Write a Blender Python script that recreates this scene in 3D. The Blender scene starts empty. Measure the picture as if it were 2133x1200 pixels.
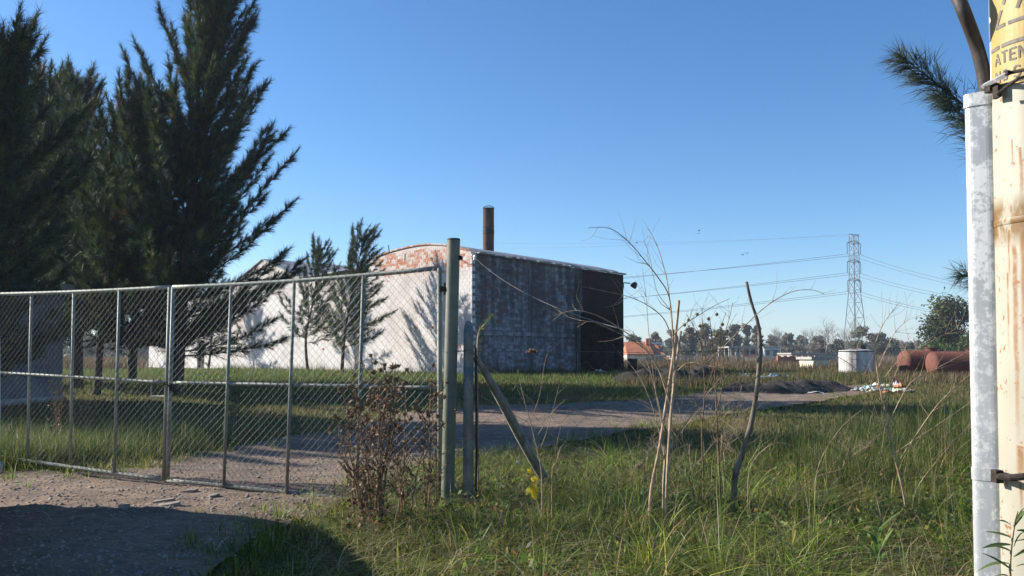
import bpy, math, random
import numpy as np
from mathutils import Vector, Matrix, noise as mnoise

random.seed(7)
RNG = np.random.default_rng(7)
R = math.radians
scene = bpy.context.scene

# ------------------------------------------------------------------ camera
FPX, PITCH, SHIFT_PX, CAM_H = 1750.0, R(2.1), 78.0, 1.5
cam_data = bpy.data.cameras.new('camera')
cam = bpy.data.objects.new('camera', cam_data)
scene.collection.objects.link(cam)
cam.location = (0, 0, CAM_H)
cam.rotation_euler = (R(90) + PITCH, 0, 0)
cam_data.sensor_width = 36.0
cam_data.lens = FPX / 2133.0 * 36.0
cam_data.shift_y = SHIFT_PX / 2133.0
cam_data.clip_start = 0.05
cam_data.clip_end = 6000
scene.camera = cam
scene.render.resolution_x, scene.render.resolution_y = 1024, 576

# ------------------------------------------------------------------ sky and sun
SUN_AZ, SUN_EL = R(17), R(27)          # azimuth: degrees beyond straight left
TO_SUN = Vector((-math.cos(SUN_AZ) * math.cos(SUN_EL), math.sin(SUN_AZ) * math.cos(SUN_EL), math.sin(SUN_EL)))
world = bpy.data.worlds.new('World')
scene.world = world
world.use_nodes = True
wn = world.node_tree
wn.nodes.clear()
sky = wn.nodes.new('ShaderNodeTexSky')
sky.sky_type = 'NISHITA'
sky.sun_disc = False
sky.sun_elevation = SUN_EL
sky.sun_rotation = -(R(90) - SUN_AZ)
sky.altitude = 50
sky.air_density = 0.9
sky.dust_density = 0.35
sky.ozone_density = 4.2
bg = wn.nodes.new('ShaderNodeBackground')
bg.inputs['Strength'].default_value = 0.090
wo = wn.nodes.new('ShaderNodeOutputWorld')
hs = wn.nodes.new('ShaderNodeHueSaturation')
hs.inputs['Saturation'].default_value = 1.2
wn.links.new(sky.outputs[0], hs.inputs['Color'])
wn.links.new(hs.outputs[0], bg.inputs[0])
wn.links.new(bg.outputs[0], wo.inputs[0])
sun_data = bpy.data.lights.new('sun', 'SUN')
sun_data.energy = 5.0
sun_data.angle = R(0.53)
sun_data.color = (1.0, 0.93, 0.82)
sun = bpy.data.objects.new('sun', sun_data)
scene.collection.objects.link(sun)
sun.rotation_euler = TO_SUN.to_track_quat('Z', 'Y').to_euler()
sun.location = (-20, 10, 30)
scene.view_settings.view_transform = 'Standard'
scene.view_settings.look = 'None'
scene.view_settings.exposure = 1.0
scene.view_settings.gamma = 1.0
scene.view_settings.use_curve_mapping = False
scene.cycles.max_bounces = 6
scene.cycles.transparent_max_bounces = 8
scene.cycles.volume_bounces = 0

# ------------------------------------------------------------------ picture -> place
def ray(px, py):
    xc, yc = (px - 1066.5) / FPX, -(py - 600 - SHIFT_PX) / FPX
    return Vector((xc, math.cos(PITCH) - yc * math.sin(PITCH), math.sin(PITCH) + yc * math.cos(PITCH)))
CAMP = Vector((0, 0, CAM_H))
def P(px, py, d):
    r = ray(px, py)
    return CAMP + r * (d / r.y)
def sstep(a, b, x):
    t = min(1.0, max(0.0, (x - a) / (b - a)))
    return t * t * (3 - 2 * t)
def hgt(x, y):
    z = 0.45 * sstep(15, 42, y)
    z += 0.035 * math.sin(x * 0.9 + 1.3) * math.sin(y * 0.7) + 0.03 * math.sin(x * 0.31 + y * 0.23)
    z += 0.22 * math.exp(-((x - 5.5) / 2.4) ** 2 - ((y - 9.5) / 2.6) ** 2)
    if y > 90: z += 0.25 * math.sin(x * 0.02) * sstep(90, 200, y)
    return z
def G(px, py):
    r = ray(px, py); z = 0.0
    for _ in range(12):
        t = (z - CAM_H) / r.z
        p = CAMP + r * t
        z = 0.5 * z + 0.5 * hgt(p.x, p.y)
    return Vector((p.x, p.y, hgt(p.x, p.y)))

# ------------------------------------------------------------------ materials
def nodes_of(name):
    m = bpy.data.materials.new(name); m.use_nodes = True
    nt = m.node_tree; nt.nodes.clear()
    return m, nt
def nd(nt, kind, ins=None, **props):
    n = nt.nodes.new(kind)
    for k, v in props.items(): setattr(n, k, v)
    for k, v in (ins or {}).items():
        s = n.inputs[k]
        if isinstance(v, bpy.types.NodeSocket): nt.links.new(v, s)
        else: s.default_value = v
    return n
def rgba(c): return (c[0], c[1], c[2], 1.0)
def ramp(nt, fac, stops):
    n = nt.nodes.new('ShaderNodeValToRGB')
    nt.links.new(fac, n.inputs[0])
    e = n.color_ramp.elements
    while len(e) < len(stops): e.new(0.5)
    for i, (p, c) in enumerate(stops):
        e[i].position = p
        e[i].color = rgba(c) if not isinstance(c, (int, float)) else (c, c, c, 1)
    return n.outputs[0]
def mixc(nt, fac, a, b, mode='MIX'):
    n = nt.nodes.new('ShaderNodeMix'); n.data_type = 'RGBA'; n.blend_type = mode
    for s, v in ((n.inputs[0], fac), (n.inputs[6], a), (n.inputs[7], b)):
        if isinstance(v, bpy.types.NodeSocket): nt.links.new(v, s)
        else: s.default_value = rgba(v) if isinstance(v, (tuple, list)) else v
    return n.outputs[2]
def math_n(nt, op, a, b=0.0, c=None, clamp=False):
    n = nt.nodes.new('ShaderNodeMath'); n.operation = op; n.use_clamp = clamp
    for i, v in enumerate((a, b) if c is None else (a, b, c)):
        if isinstance(v, bpy.types.NodeSocket): nt.links.new(v, n.inputs[i])
        else: n.inputs[i].default_value = v
    return n.outputs[0]
def pos_of(nt): return nd(nt, 'ShaderNodeNewGeometry').outputs['Position']
def scaled(nt, vec, s):
    n = nt.nodes.new('ShaderNodeVectorMath'); n.operation = 'MULTIPLY'
    nt.links.new(vec, n.inputs[0]); n.inputs[1].default_value = s if isinstance(s, (tuple, list)) else (s, s, s)
    return n.outputs[0]
def noise_n(nt, vec, scale, detail=4, rough=0.55, dist=0.0):
    n = nd(nt, 'ShaderNodeTexNoise', {'Scale': scale, 'Detail': detail, 'Roughness': rough, 'Distortion': dist})
    nt.links.new(vec, n.inputs['Vector'])
    return n.outputs[0]
def finish(nt, col, rough=0.8, bump=None, bump_strength=0.3, bump_dist=0.02, metallic=0.0, spec=0.3):
    b = nd(nt, 'ShaderNodeBsdfPrincipled', {'Roughness': rough, 'Metallic': metallic, 'Specular IOR Level': spec})
    if isinstance(col, bpy.types.NodeSocket): nt.links.new(col, b.inputs['Base Color'])
    else: b.inputs['Base Color'].default_value = rgba(col)
    if bump is not None:
        bn = nd(nt, 'ShaderNodeBump', {'Strength': bump_strength, 'Distance': bump_dist, 'Height': bump})
        nt.links.new(bn.outputs[0], b.inputs['Normal'])
    o = nd(nt, 'ShaderNodeOutputMaterial')
    nt.links.new(b.outputs[0], o.inputs[0])
    return b
def pm(name, c0, c1, scale=4.0, rough=0.8, bump=0.25, bscale=None, metallic=0.0, spec=0.3, bdist=0.01, lo=0.35, hi=0.65, stretch=None):
    m, nt = nodes_of(name)
    p = pos_of(nt)
    if stretch: p = scaled(nt, p, stretch)
    f = noise_n(nt, p, scale, 5)
    col = ramp(nt, f, [(lo, c0), (hi, c1)])
    b = noise_n(nt, p, bscale or scale * 5, 4)
    finish(nt, col, rough, b, bump, bdist, metallic, spec)
    return m
def leafmat(name, transl=0.35, tint=(1, 1, 1)):
    """foliage coloured leaf by leaf through the mesh attribute 'col'"""
    m, nt = nodes_of(name)
    a = nd(nt, 'ShaderNodeAttribute', attribute_name='col')
    col = mixc(nt, 1.0, a.outputs[0], tint, 'MULTIPLY')
    d = nd(nt, 'ShaderNodeBsdfPrincipled', {'Roughness': 0.55, 'Specular IOR Level': 0.25})
    nt.links.new(col, d.inputs['Base Color'])
    t = nd(nt, 'ShaderNodeBsdfTranslucent')
    nt.links.new(col, t.inputs[0])
    mx = nd(nt, 'ShaderNodeMixShader', {0: transl})
    nt.links.new(d.outputs[0], mx.inputs[1]); nt.links.new(t.outputs[0], mx.inputs[2])
    o = nd(nt, 'ShaderNodeOutputMaterial'); nt.links.new(mx.outputs[0], o.inputs[0])
    return m

M = {}
M['leaf'] = leafmat('leaf', 0.35)
M['blade'] = leafmat('grass_blade', 0.45)
M['needle'] = leafmat('needle', 0.25)
M['bark'] = pm('bark', (0.035, 0.028, 0.022), (0.10, 0.085, 0.07), 6, 0.95, 0.6, 18, stretch=(1, 1, .25))
M['pale_bark'] = pm('pale_bark', (0.16, 0.14, 0.12), (0.30, 0.27, 0.24), 5, 0.95, 0.4)
M['twig'] = pm('dry_twig', (0.20, 0.14, 0.09), (0.42, 0.33, 0.23), 20, 0.8, 0.2)
M['cane'] = pm('pale_cane', (0.22, 0.14, 0.085), (0.50, 0.37, 0.24), 30, 0.6, 0.2, stretch=(1, 1, .4))
M['stick'] = pm('weathered_stick', (0.07, 0.055, 0.045), (0.22, 0.18, 0.14), 25, 0.9, 0.6, stretch=(1, 1, .3))
M['thistle'] = pm('dry_thistle', (0.085, 0.055, 0.032), (0.26, 0.175, 0.10), 40, 0.9, 0.2)
M['metal_dark'] = pm('dark_iron', (0.02, 0.018, 0.017), (0.06, 0.045, 0.035), 30, 0.7, 0.3, metallic=0.4)
M['wire'] = pm('galvanised_wire', (0.09, 0.095, 0.09), (0.17, 0.175, 0.165), 15, 0.55, 0.0, metallic=0.5)
M['rusty_wire'] = pm('rusty_wire', (0.10, 0.06, 0.04), (0.22, 0.16, 0.12), 15, 0.8, 0.0)
M['white_paint'] = pm('white_paint', (0.70, 0.69, 0.66), (0.80, 0.79, 0.77), 3, 0.5, 0.1)
M['rubber'] = pm('rubber', (0.012, 0.012, 0.013), (0.03, 0.03, 0.03), 20, 0.7, 0.2)
M['glass_dark'] = pm('dark_glass', (0.02, 0.024, 0.028), (0.03, 0.035, 0.04), 2, 0.08, 0.0, spec=0.6)
M['sooty'] = pm('shade_black_render', (0.012, 0.011, 0.011), (0.03, 0.028, 0.026), 3, .95, .2)  # shade inside the hall put into the wall colour
M['black_void'] = pm('dark_timber', (0.015, 0.014, 0.013), (0.04, 0.036, 0.03), 8, 0.9, 0.2)
M['grey_sheet'] = pm('grey_roof_sheet', (0.20, 0.205, 0.21), (0.36, 0.36, 0.36), 1.3, 0.55, 0.2, metallic=0.2)
M['concrete'] = pm('old_concrete', (0.22, 0.22, 0.21), (0.42, 0.41, 0.38), 7, 0.9, 0.4)
M['tile_roof'] = pm('orange_tile', (0.36, 0.12, 0.06), (0.55, 0.22, 0.12), 1.2, 0.85, 0.3)
M['red_brick'] = pm('red_brickwork', (0.30, 0.12, 0.08), (0.45, 0.20, 0.13), 1.5, 0.9, 0.3)
M['pale_wall'] = pm('pale_render', (0.50, 0.48, 0.45), (0.68, 0.66, 0.62), 1.0, 0.85, 0.2)
M['blue_wall'] = pm('bluish_white_render', (0.42, 0.46, 0.55), (0.60, 0.63, 0.68), .6, 0.85, 0.2)
M['cream_wall'] = pm('cream_render', (0.62, 0.58, 0.44), (0.76, 0.72, 0.58), 1.0, 0.85, 0.2)
M['gatehouse_wall'] = pm('gatehouse_render', (0.09, 0.10, 0.13), (0.17, 0.185, 0.215), 1.5, 0.85, 0.3)  # render coloured dark to stand for the deep shade under the trees
M['rust_red'] = pm('rusty_red_plate', (0.09, 0.031, 0.021), (0.175, 0.062, 0.042), 0.9, 0.75, 0.35, 6)
M['pylon_steel'] = pm('pylon_steel', (0.13, 0.135, 0.15), (0.22, 0.22, 0.24), 0.3, 0.6, 0.0, metallic=0.5)
M['cable'] = pm('line_cable', (0.05, 0.055, 0.065), (0.09, 0.095, 0.11), 0.2, 0.6, 0.0)
M['soil'] = pm('shade_dark_soil', (0.012, 0.011, 0.011), (0.05, 0.042, 0.036), 1.4, 1.0, 0.7, 7, bdist=.05)  # soil kept near black to stand for a band of shadow
M['stone'] = pm('stone', (0.16, 0.13, 0.11), (0.36, 0.31, 0.27), 9, 0.95, 0.3)
M['plastic_white'] = pm('plastic_white', (0.28, 0.27, 0.26), (0.60, 0.60, 0.60), 4, 0.45, 0.3)
M['plastic_blue'] = pm('plastic_blue', (0.22, 0.36, 0.42), (0.42, 0.55, 0.60), 4, 0.4, 0.3)
M['rag'] = pm('rag', (0.03, 0.022, 0.02), (0.25, 0.15, 0.10), 35, 0.95, 0.3)
M['feather'] = pm('feather', (0.02, 0.02, 0.02), (0.05, 0.05, 0.05), 5, 0.9, 0.0)
M['black_cable'] = pm('black_cable', (0.030, 0.027, 0.026), (0.07, 0.06, 0.055), 14, 0.6, 0.2)
M['porcelain'] = pm('porcelain', (0.7, 0.7, 0.68), (0.8, 0.8, 0.78), 5, 0.25, 0.0, spec=.5)

# peeling grey green paint of the gate and its post
def peeling(name, paint0, paint1, under, thr=0.60, blue=None):
    m, nt = nodes_of(name); p = pos_of(nt)
    f = noise_n(nt, p, 5, 4); col = ramp(nt, f, [(.3, paint0), (.7, paint1)])
    if blue:
        g = ramp(nt, noise_n(nt, scaled(nt, p, (1, 1, .6)), 7, 3), [(.52, 0.0), (.60, 1.0)]); col = mixc(nt, g, col, blue)
    k = ramp(nt, noise_n(nt, p, 26, 6, .7), [(thr - .03, 0.0), (thr + .03, 1.0)])
    col = mixc(nt, k, col, under)
    finish(nt, col, .6, noise_n(nt, p, 45, 4), .3, .004, 0.1)
    return m
M['gate_paint'] = peeling('gate_paint', (0.155, 0.175, 0.15), (0.29, 0.295, 0.25), (0.13, 0.075, 0.045), .64)
M['post_paint'] = peeling('post_paint', (0.085, 0.105, 0.085), (0.21, 0.205, 0.15), (0.16, 0.10, 0.06), .66)
M['fence_post'] = peeling('fence_post', (0.16, 0.155, 0.13), (0.30, 0.28, 0.23), (0.11, 0.09, 0.07), .6, (0.10, 0.16, 0.19))
M['old_wood'] = pm('old_wood', (0.10, 0.095, 0.085), (0.30, 0.28, 0.24), 10, .9, .7, 22, stretch=(1.2, 1, .35))

# ground: soil, dry grass and green thatch
m, nt = nodes_of('ground'); p = pos_of(nt)
a = noise_n(nt, p, .22, 5, .6); b_ = noise_n(nt, p, 2.6, 6, .65); c_ = noise_n(nt, p, 14, 5, .7)
col = ramp(nt, a, [(.36, (0.062, 0.075, 0.022)), (.50, (0.105, 0.092, 0.035)), (.66, (0.15, 0.115, 0.055))])
col = mixc(nt, ramp(nt, b_, [(.45, 0.0), (.65, .75)]), col, (0.055, 0.042, 0.026))
col = mixc(nt, ramp(nt, c_, [(.42, 0.0), (.70, .6)]), col, (0.17, 0.145, 0.075))
finish(nt, col, 1.0, c_, .8, .05, spec=.1)
M['ground'] = m
# gravel and packed earth of the track
m, nt = nodes_of('gravel_track'); p = pos_of(nt)
a = noise_n(nt, p, .55, 5, .6); b_ = noise_n(nt, p, 9, 6, .7)
v = nd(nt, 'ShaderNodeTexVoronoi', {'Scale': 26.0}); nt.links.new(p, v.inputs['Vector'])
col = ramp(nt, a, [(.35, (0.155, 0.108, 0.076)), (.65, (0.27, 0.195, 0.14))])
col = mixc(nt, ramp(nt, b_, [(.42, 0.0), (.66, .7)]), col, (0.085, 0.068, 0.058))
col = mixc(nt, ramp(nt, noise_n(nt, p, 40, 3, .7), [(.55, 0.0), (.72, .55)]), col, (0.36, 0.31, 0.27))
rut = noise_n(nt, scaled(nt, p, (.22, 1.5, 1)), 1.6, 4, .6)
col = mixc(nt, ramp(nt, rut, [(.50, 0.0), (.62, .5)]), col, (0.10, 0.078, 0.064))
col = mixc(nt, ramp(nt, noise_n(nt, scaled(nt, p, (.5, 1.6, 1)), 3.0, 5, .65), [(.54, 0.0), (.68, .55)]), col, (0.33, 0.25, 0.185))
hb = math_n(nt, 'ADD', math_n(nt, 'MULTIPLY', v.outputs['Distance'], -.35), math_n(nt, 'ADD', b_, rut))
finish(nt, col, .95, hb, .9, .035, spec=.2)
M['track'] = m

# ------------------------------------------------------------------ mesh helpers
class MB:
    def __init__(self): self.v, self.f = [], []
    def add(self, vs, fs):
        o = len(self.v); self.v.extend(tuple(x) for x in vs); self.f.extend([tuple(i + o for i in q) for q in fs]); return self
    def box(self, c, s, ax=None):
        """c centre, s full sizes, ax three unit axes"""
        c = Vector(c); ax = ax or (Vector((1, 0, 0)), Vector((0, 1, 0)), Vector((0, 0, 1)))
        vs = []
        for k in (-.5, .5):
            for j in (-.5, .5):
                for i in (-.5, .5): vs.append(c + ax[0] * (i * s[0]) + ax[1] * (j * s[1]) + ax[2] * (k * s[2]))
        return self.add(vs, [(0, 2, 3, 1), (4, 5, 7, 6), (0, 1, 5, 4), (2, 6, 7, 3), (0, 4, 6, 2), (1, 3, 7, 5)])
    def tube(self, pts, r, n=6, cap=True):
        pts = [Vector(q) for q in pts]
        if not isinstance(r, (list, tuple)): r = [r] * len(pts)
        d0 = (pts[1] - pts[0]).normalized()
        u = d0.orthogonal().normalized(); vs = []
        for i, q in enumerate(pts):
            d = (pts[min(i + 1, len(pts) - 1)] - pts[max(i - 1, 0)])
            d = d.normalized() if d.length > 1e-9 else d0
            u = u - d * u.dot(d)
            u = u.normalized() if u.length > 1e-6 else d.orthogonal().normalized()
            w = d.cross(u)
            for k in range(n):
                a = 2 * math.pi * k / n
                vs.append(q + (u * math.cos(a) + w * math.sin(a)) * r[i])
        fs = []
        for i in range(len(pts) - 1):
            for k in range(n):
                fs.append((i * n + k, i * n + (k + 1) % n, (i + 1) * n + (k + 1) % n, (i + 1) * n + k))
        if cap:
            fs.append(tuple(reversed(range(n)))); fs.append(tuple(range((len(pts) - 1) * n, len(pts) * n)))
        return self.add(vs, fs)
    def prism(self, poly, off):
        """closed polygon (3d points) swept by the vector off"""
        n = len(poly); off = Vector(off)
        vs = [Vector(q) for q in poly] + [Vector(q) + off for q in poly]
        fs = [tuple(range(n)), tuple(reversed(range(n, 2 * n)))]
        fs += [(i, i + n, (i + 1) % n + n, (i + 1) % n) for i in range(n)]
        return self.add(vs, fs)
    def lathe(self, c, prof, n=24, axis=None):
        """prof: (radius, height) list about a vertical axis through c"""
        c = Vector(c); vs, fs = [], []
        for r, z in prof:
            for k in range(n):
                a = 2 * math.pi * k / n
                q = Vector((r * math.cos(a), r * math.sin(a), z))
                vs.append(c + (axis @ q if axis else q))
        for i in range(len(prof) - 1):
            for k in range(n): fs.append((i * n + k, i * n + (k + 1) % n, (i + 1) * n + (k + 1) % n, (i + 1) * n + k))
        fs.append(tuple(reversed(range(n)))); fs.append(tuple(range((len(prof) - 1) * n, len(prof) * n)))
        return self.add(vs, fs)
    def build(self, name, mat, parent=None, smooth=False): return build(name, np.array(self.v, float), self.f, mat, parent, smooth=smooth)

ORIG = {}
def build(name, V, F, mat, parent=None, col=None, smooth=False):
    V = np.asarray(V, float).reshape(-1, 3)
    org = ORIG.get(parent.name) if parent else None
    if org is not None: V = V - np.array(org)
    me = bpy.data.meshes.new(name)
    if isinstance(F, np.ndarray):
        n, k = F.shape
        me.vertices.add(len(V)); me.vertices.foreach_set('co', V.astype(np.float32).ravel())
        me.loops.add(n * k); me.loops.foreach_set('vertex_index', F.astype(np.int32).ravel())
        me.polygons.add(n); me.polygons.foreach_set('loop_start', np.arange(0, n * k, k, dtype=np.int32))
        try: me.polygons.foreach_set('loop_total', np.full(n, k, dtype=np.int32))
        except Exception: pass
        me.update(calc_edges=True)
    else:
        me.from_pydata([tuple(q) for q in V], [], F); me.update()
    if col is not None:
        at = me.color_attributes.new('col', 'FLOAT_COLOR', 'POINT')
        c4 = np.ones((len(V), 4), np.float32); c4[:, :3] = col
        at.data.foreach_set('color', c4.ravel())
    if smooth: me.polygons.foreach_set('use_smooth', np.ones(len(me.polygons), dtype=bool))
    me.materials.append(M[mat] if isinstance(mat, str) else mat)
    o = bpy.data.objects.new(name, me); scene.collection.objects.link(o)
    if parent: o.parent = parent; ORIG[o.name] = org
    else: ORIG[o.name] = (0, 0, 0)
    return o
def tag(o, label=None, cat=None, group=None, kind=None):
    if label: o['label'] = label
    if cat: o['category'] = cat
    if group: o['group'] = group
    if kind: o['kind'] = kind
    return o
def thing(name, label, cat, loc=(0, 0, 0), group=None):
    o = bpy.data.objects.new(name, None); scene.collection.objects.link(o)
    o.location = loc; o.empty_display_size = .2
    ORIG[o.name] = tuple(loc)
    return tag(o, label, cat, group)
def copy_tree(o, loc, parent=None, scale=None, rz=None):
    c = o.copy(); scene.collection.objects.link(c); c.parent = parent
    if parent is None:
        c.location = loc
        if scale: c.scale = (scale,) * 3 if not isinstance(scale, tuple) else scale
        if rz is not None: c.rotation_euler = (0, 0, rz)
    for ch in o.children: copy_tree(ch, None, c)
    return c
def inside(poly, x, y):
    r = False; j = len(poly) - 1
    for i in range(len(poly)):
        xi, yi = poly[i]; xj, yj = poly[j]
        if (yi > y) != (yj > y) and x < (xj - xi) * (y - yi) / (yj - yi) + xi: r = not r
        j = i
    return r
def spline(pts, n):
    """Catmull-Rom through pts"""
    pts = [Vector(q) for q in pts]; out = []
    for k in range(n):
        t = k / (n - 1) * (len(pts) - 1); i = min(int(t), len(pts) - 2); u = t - i
        p0, p1, p2, p3 = pts[max(i - 1, 0)], pts[i], pts[i + 1], pts[min(i + 2, len(pts) - 1)]
        out.append(.5 * ((2 * p1) + (p2 - p0) * u + (2 * p0 - 5 * p1 + 4 * p2 - p3) * u * u + (3 * p1 - p0 - 3 * p2 + p3) * u ** 3))
    return out
def merge(parts):
    V, F, C, o = [], [], [], 0
    for v, f, c in parts:
        V.append(v); F.append(f + o); C.append(c); o += len(v)
    return np.concatenate(V), np.concatenate(F), np.concatenate(C)

def blades(Pn, H, W, az, bend, col, nseg=3, face=None):
    """grass blades: arrays of base points, heights, widths, azimuths of lean, bends, colours"""
    N = len(Pn)
    dirv = np.stack([np.cos(az), np.sin(az), np.zeros(N)], 1)
    fa = az + np.pi / 2 if face is None else face
    side = np.stack([np.cos(fa), np.sin(fa), np.zeros(N)], 1)
    V = []
    for k in range(nseg + 1):
        s = k / nseg
        c = Pn + dirv * (H * bend * s ** 1.8)[:, None]
        c[:, 2] += H * (s - .45 * np.minimum(bend, 1.5) * s ** 2.2)
        if k < nseg:
            w = (W * (1 - .75 * s))[:, None] * .5
            V += [c - side * w, c + side * w]
        else: V.append(c)
    m = 2 * nseg + 1
    V = np.stack(V, 1).reshape(-1, 3)
    base = (np.arange(N) * m)[:, None]
    T = []
    for k in range(nseg - 1):
        a = 2 * k
        T += [[a, a + 1, a + 3], [a, a + 3, a + 2]]
    a = 2 * (nseg - 1); T.append([a, a + 1, a + 2])
    F = (base[:, None, :] + np.array(T)[None]).reshape(-1, 3)
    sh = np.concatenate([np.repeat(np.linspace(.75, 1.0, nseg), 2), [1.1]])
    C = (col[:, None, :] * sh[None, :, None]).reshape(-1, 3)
    return V, F, C
def needles(O, D, L, W, col):
    """thin triangles from points O along directions D"""
    N = len(O)
    rnd = RNG.normal(size=(N, 3)); s = np.cross(D, rnd); s /= np.linalg.norm(s, axis=1)[:, None] + 1e-9
    w = (W * .5)[:, None]
    tip = O + D * L[:, None]; tip[:, 2] -= .06 * L
    V = np.stack([O - s * w, O + s * w, tip], 1).reshape(-1, 3)
    F = np.arange(3 * N).reshape(-1, 3)
    return V, F, np.repeat(col, 3, axis=0)
def leaves(O, S, col, flat=0.0):
    """small quads of random tilt, a diamond each"""
    N = len(O)
    a = RNG.normal(size=(N, 3)); a /= np.linalg.norm(a, axis=1)[:, None]
    b = np.cross(a, RNG.normal(size=(N, 3))); b /= np.linalg.norm(b, axis=1)[:, None]
    a *= S[:, None]; b *= (S * RNG.uniform(.35, .6, N))[:, None]
    V = np.stack([O - a, O + b, O + a, O - b], 1).reshape(-1, 3)
    i = np.arange(N)[:, None] * 4
    F = np.concatenate([i + np.array([0, 1, 2]), i + np.array([0, 2, 3])], 0)
    return V, F, np.repeat(col, 4, axis=0)
def palette(n, cols, wts, jit=.18):
    c = np.array(cols)[RNG.choice(len(cols), n, p=np.array(wts) / sum(wts))]
    return np.clip(c * (1 + RNG.normal(0, jit, (n, 1))) * (1 + RNG.normal(0, jit * .3, (n, 3))), .004, .9)
vh = np.vectorize(hgt)

# ================================================================== SETTING
# ------------------------------------------------------------------ ground
def grid_axis(lo, hi, fine_lo, fine_hi, step):
    a = list(np.arange(fine_lo, fine_hi + 1e-6, step)); s = step; x = a[-1]
    while x < hi: s *= 1.18; x += s; a.append(x)
    s = step; x = a[0]
    while x > lo: s *= 1.18; x -= s; a.insert(0, x)
    return np.array(a)
gx, gy = grid_axis(-1600, 1600, -16, 16, .4), grid_axis(-60, 3000, 0, 40, .4)
GX, GY = np.meshgrid(gx, gy); GZ = vh(GX, GY)
V = np.stack([GX.ravel(), GY.ravel(), GZ.ravel()], 1)
nx, ny = len(gx), len(gy)
I = (np.arange(ny - 1)[:, None] * nx + np.arange(nx - 1)[None]).ravel()
F = np.stack([I, I + 1, I + nx + 1, I + nx], 1)
tag(build('ground', V, F, 'ground', smooth=True), kind='structure')

# ------------------------------------------------------------------ gravel track
TRACK_PX_L = [(300, 978), (345, 956), (480, 936), (690, 900), (800, 868), (900, 853), (1000, 846), (1180, 842), (1330, 836), (1440, 822), (1500, 812), (1640, 806), (1800, 803)]
TRACK_PX_R = [(1850, 812), (1740, 832), (1620, 852), (1480, 872), (1400, 890), (1300, 903), (1180, 925), (1080, 948), (960, 962), (850, 985), (770, 1025), (735, 1050), (660, 1082), (560, 1112), (470, 1170)]
tp = [(-9.5, 8.9), (-6.6, 10.35), (-5.4, 10.3)] + [tuple(G(*q)[:2]) for q in TRACK_PX_L] + [tuple(G(*q)[:2]) for q in TRACK_PX_R] + [(-1.9, 4.0), (-1.5, -2), (-12, -2), (-12, 8)]
def on_track(x, y, m=0.0):
    j = .28 * mnoise.noise((x * 1.1, y * 1.1, 3.0)) + .12 * mnoise.noise((x * 4, y * 4, 9.0))
    return inside(tp, x + j + m, y + j * (1 + y * .03))
STEP = .11
xs, ys = np.arange(-9.5, 16, STEP), np.arange(4.4, 36, STEP)
idx = {}; tv, tf = [], []
def tz(x, y):
    return hgt(x, y) + .014 + .022 * (1.3 * mnoise.noise((x * .8, y * 2.6, 7)) + mnoise.noise((x * 2.3, y * 2.3, 0)) + .6 * mnoise.noise((x * 6, y * 6, 4))) + .006 + .018
okc = {}
for i, x in enumerate(xs):
    for j, y in enumerate(ys):
        if on_track(x + STEP / 2, y + STEP / 2):
            q = []
            for di, dj in ((0, 0), (1, 0), (1, 1), (0, 1)):
                k = (i + di, j + dj)
                if k not in idx:
                    idx[k] = len(tv); X, Y = xs[0] + k[0] * STEP, ys[0] + k[1] * STEP
                    tv.append((X, Y, tz(X, Y)))
                q.append(idx[k])
            tf.append(q)
tag(build('gravel_track', tv, np.array(tf), 'track', smooth=True), kind='structure')

# loose stones lying on the near part of the track
def stone_arrays(pts, sizes):
    base = np.array([(1, 0, 0), (-1, 0, 0), (0, 1, 0), (0, -1, 0), (0, 0, .7), (0, 0, -.4)])
    T = np.array([(0, 2, 4), (2, 1, 4), (1, 3, 4), (3, 0, 4), (2, 0, 5), (1, 2, 5), (3, 1, 5), (0, 3, 5)])
    N = len(pts)
    v = base[None] * RNG.uniform(.55, 1.3, (N, 6, 1)) * sizes[:, None, None]
    a = RNG.uniform(0, 6.28, N); c, s = np.cos(a)[:, None], np.sin(a)[:, None]
    v = np.stack([v[..., 0] * c - v[..., 1] * s, v[..., 0] * s + v[..., 1] * c, v[..., 2]], 2) + pts[:, None]
    return v.reshape(-1, 3), (np.arange(N)[:, None, None] * 6 + T[None]).reshape(-1, 3)
sp, ss = [], []
while len(sp) < 5200:
    y = 5.2 + 9 * random.random() ** 1.4; x = random.uniform(-.62 * y, .05 * y)
    if on_track(x, y):
        sp.append((x, y, tz(x, y))); ss.append(random.choice([.006, .008, .011, .011, .016, .022]) * random.uniform(.7, 1.4))
V, F = stone_arrays(np.array(sp), np.array(ss))
tag(build('gravel', V, F, 'stone'), 'loose grey and brown stones strewn over the gravel drive', 'gravel', kind='stuff')

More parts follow.
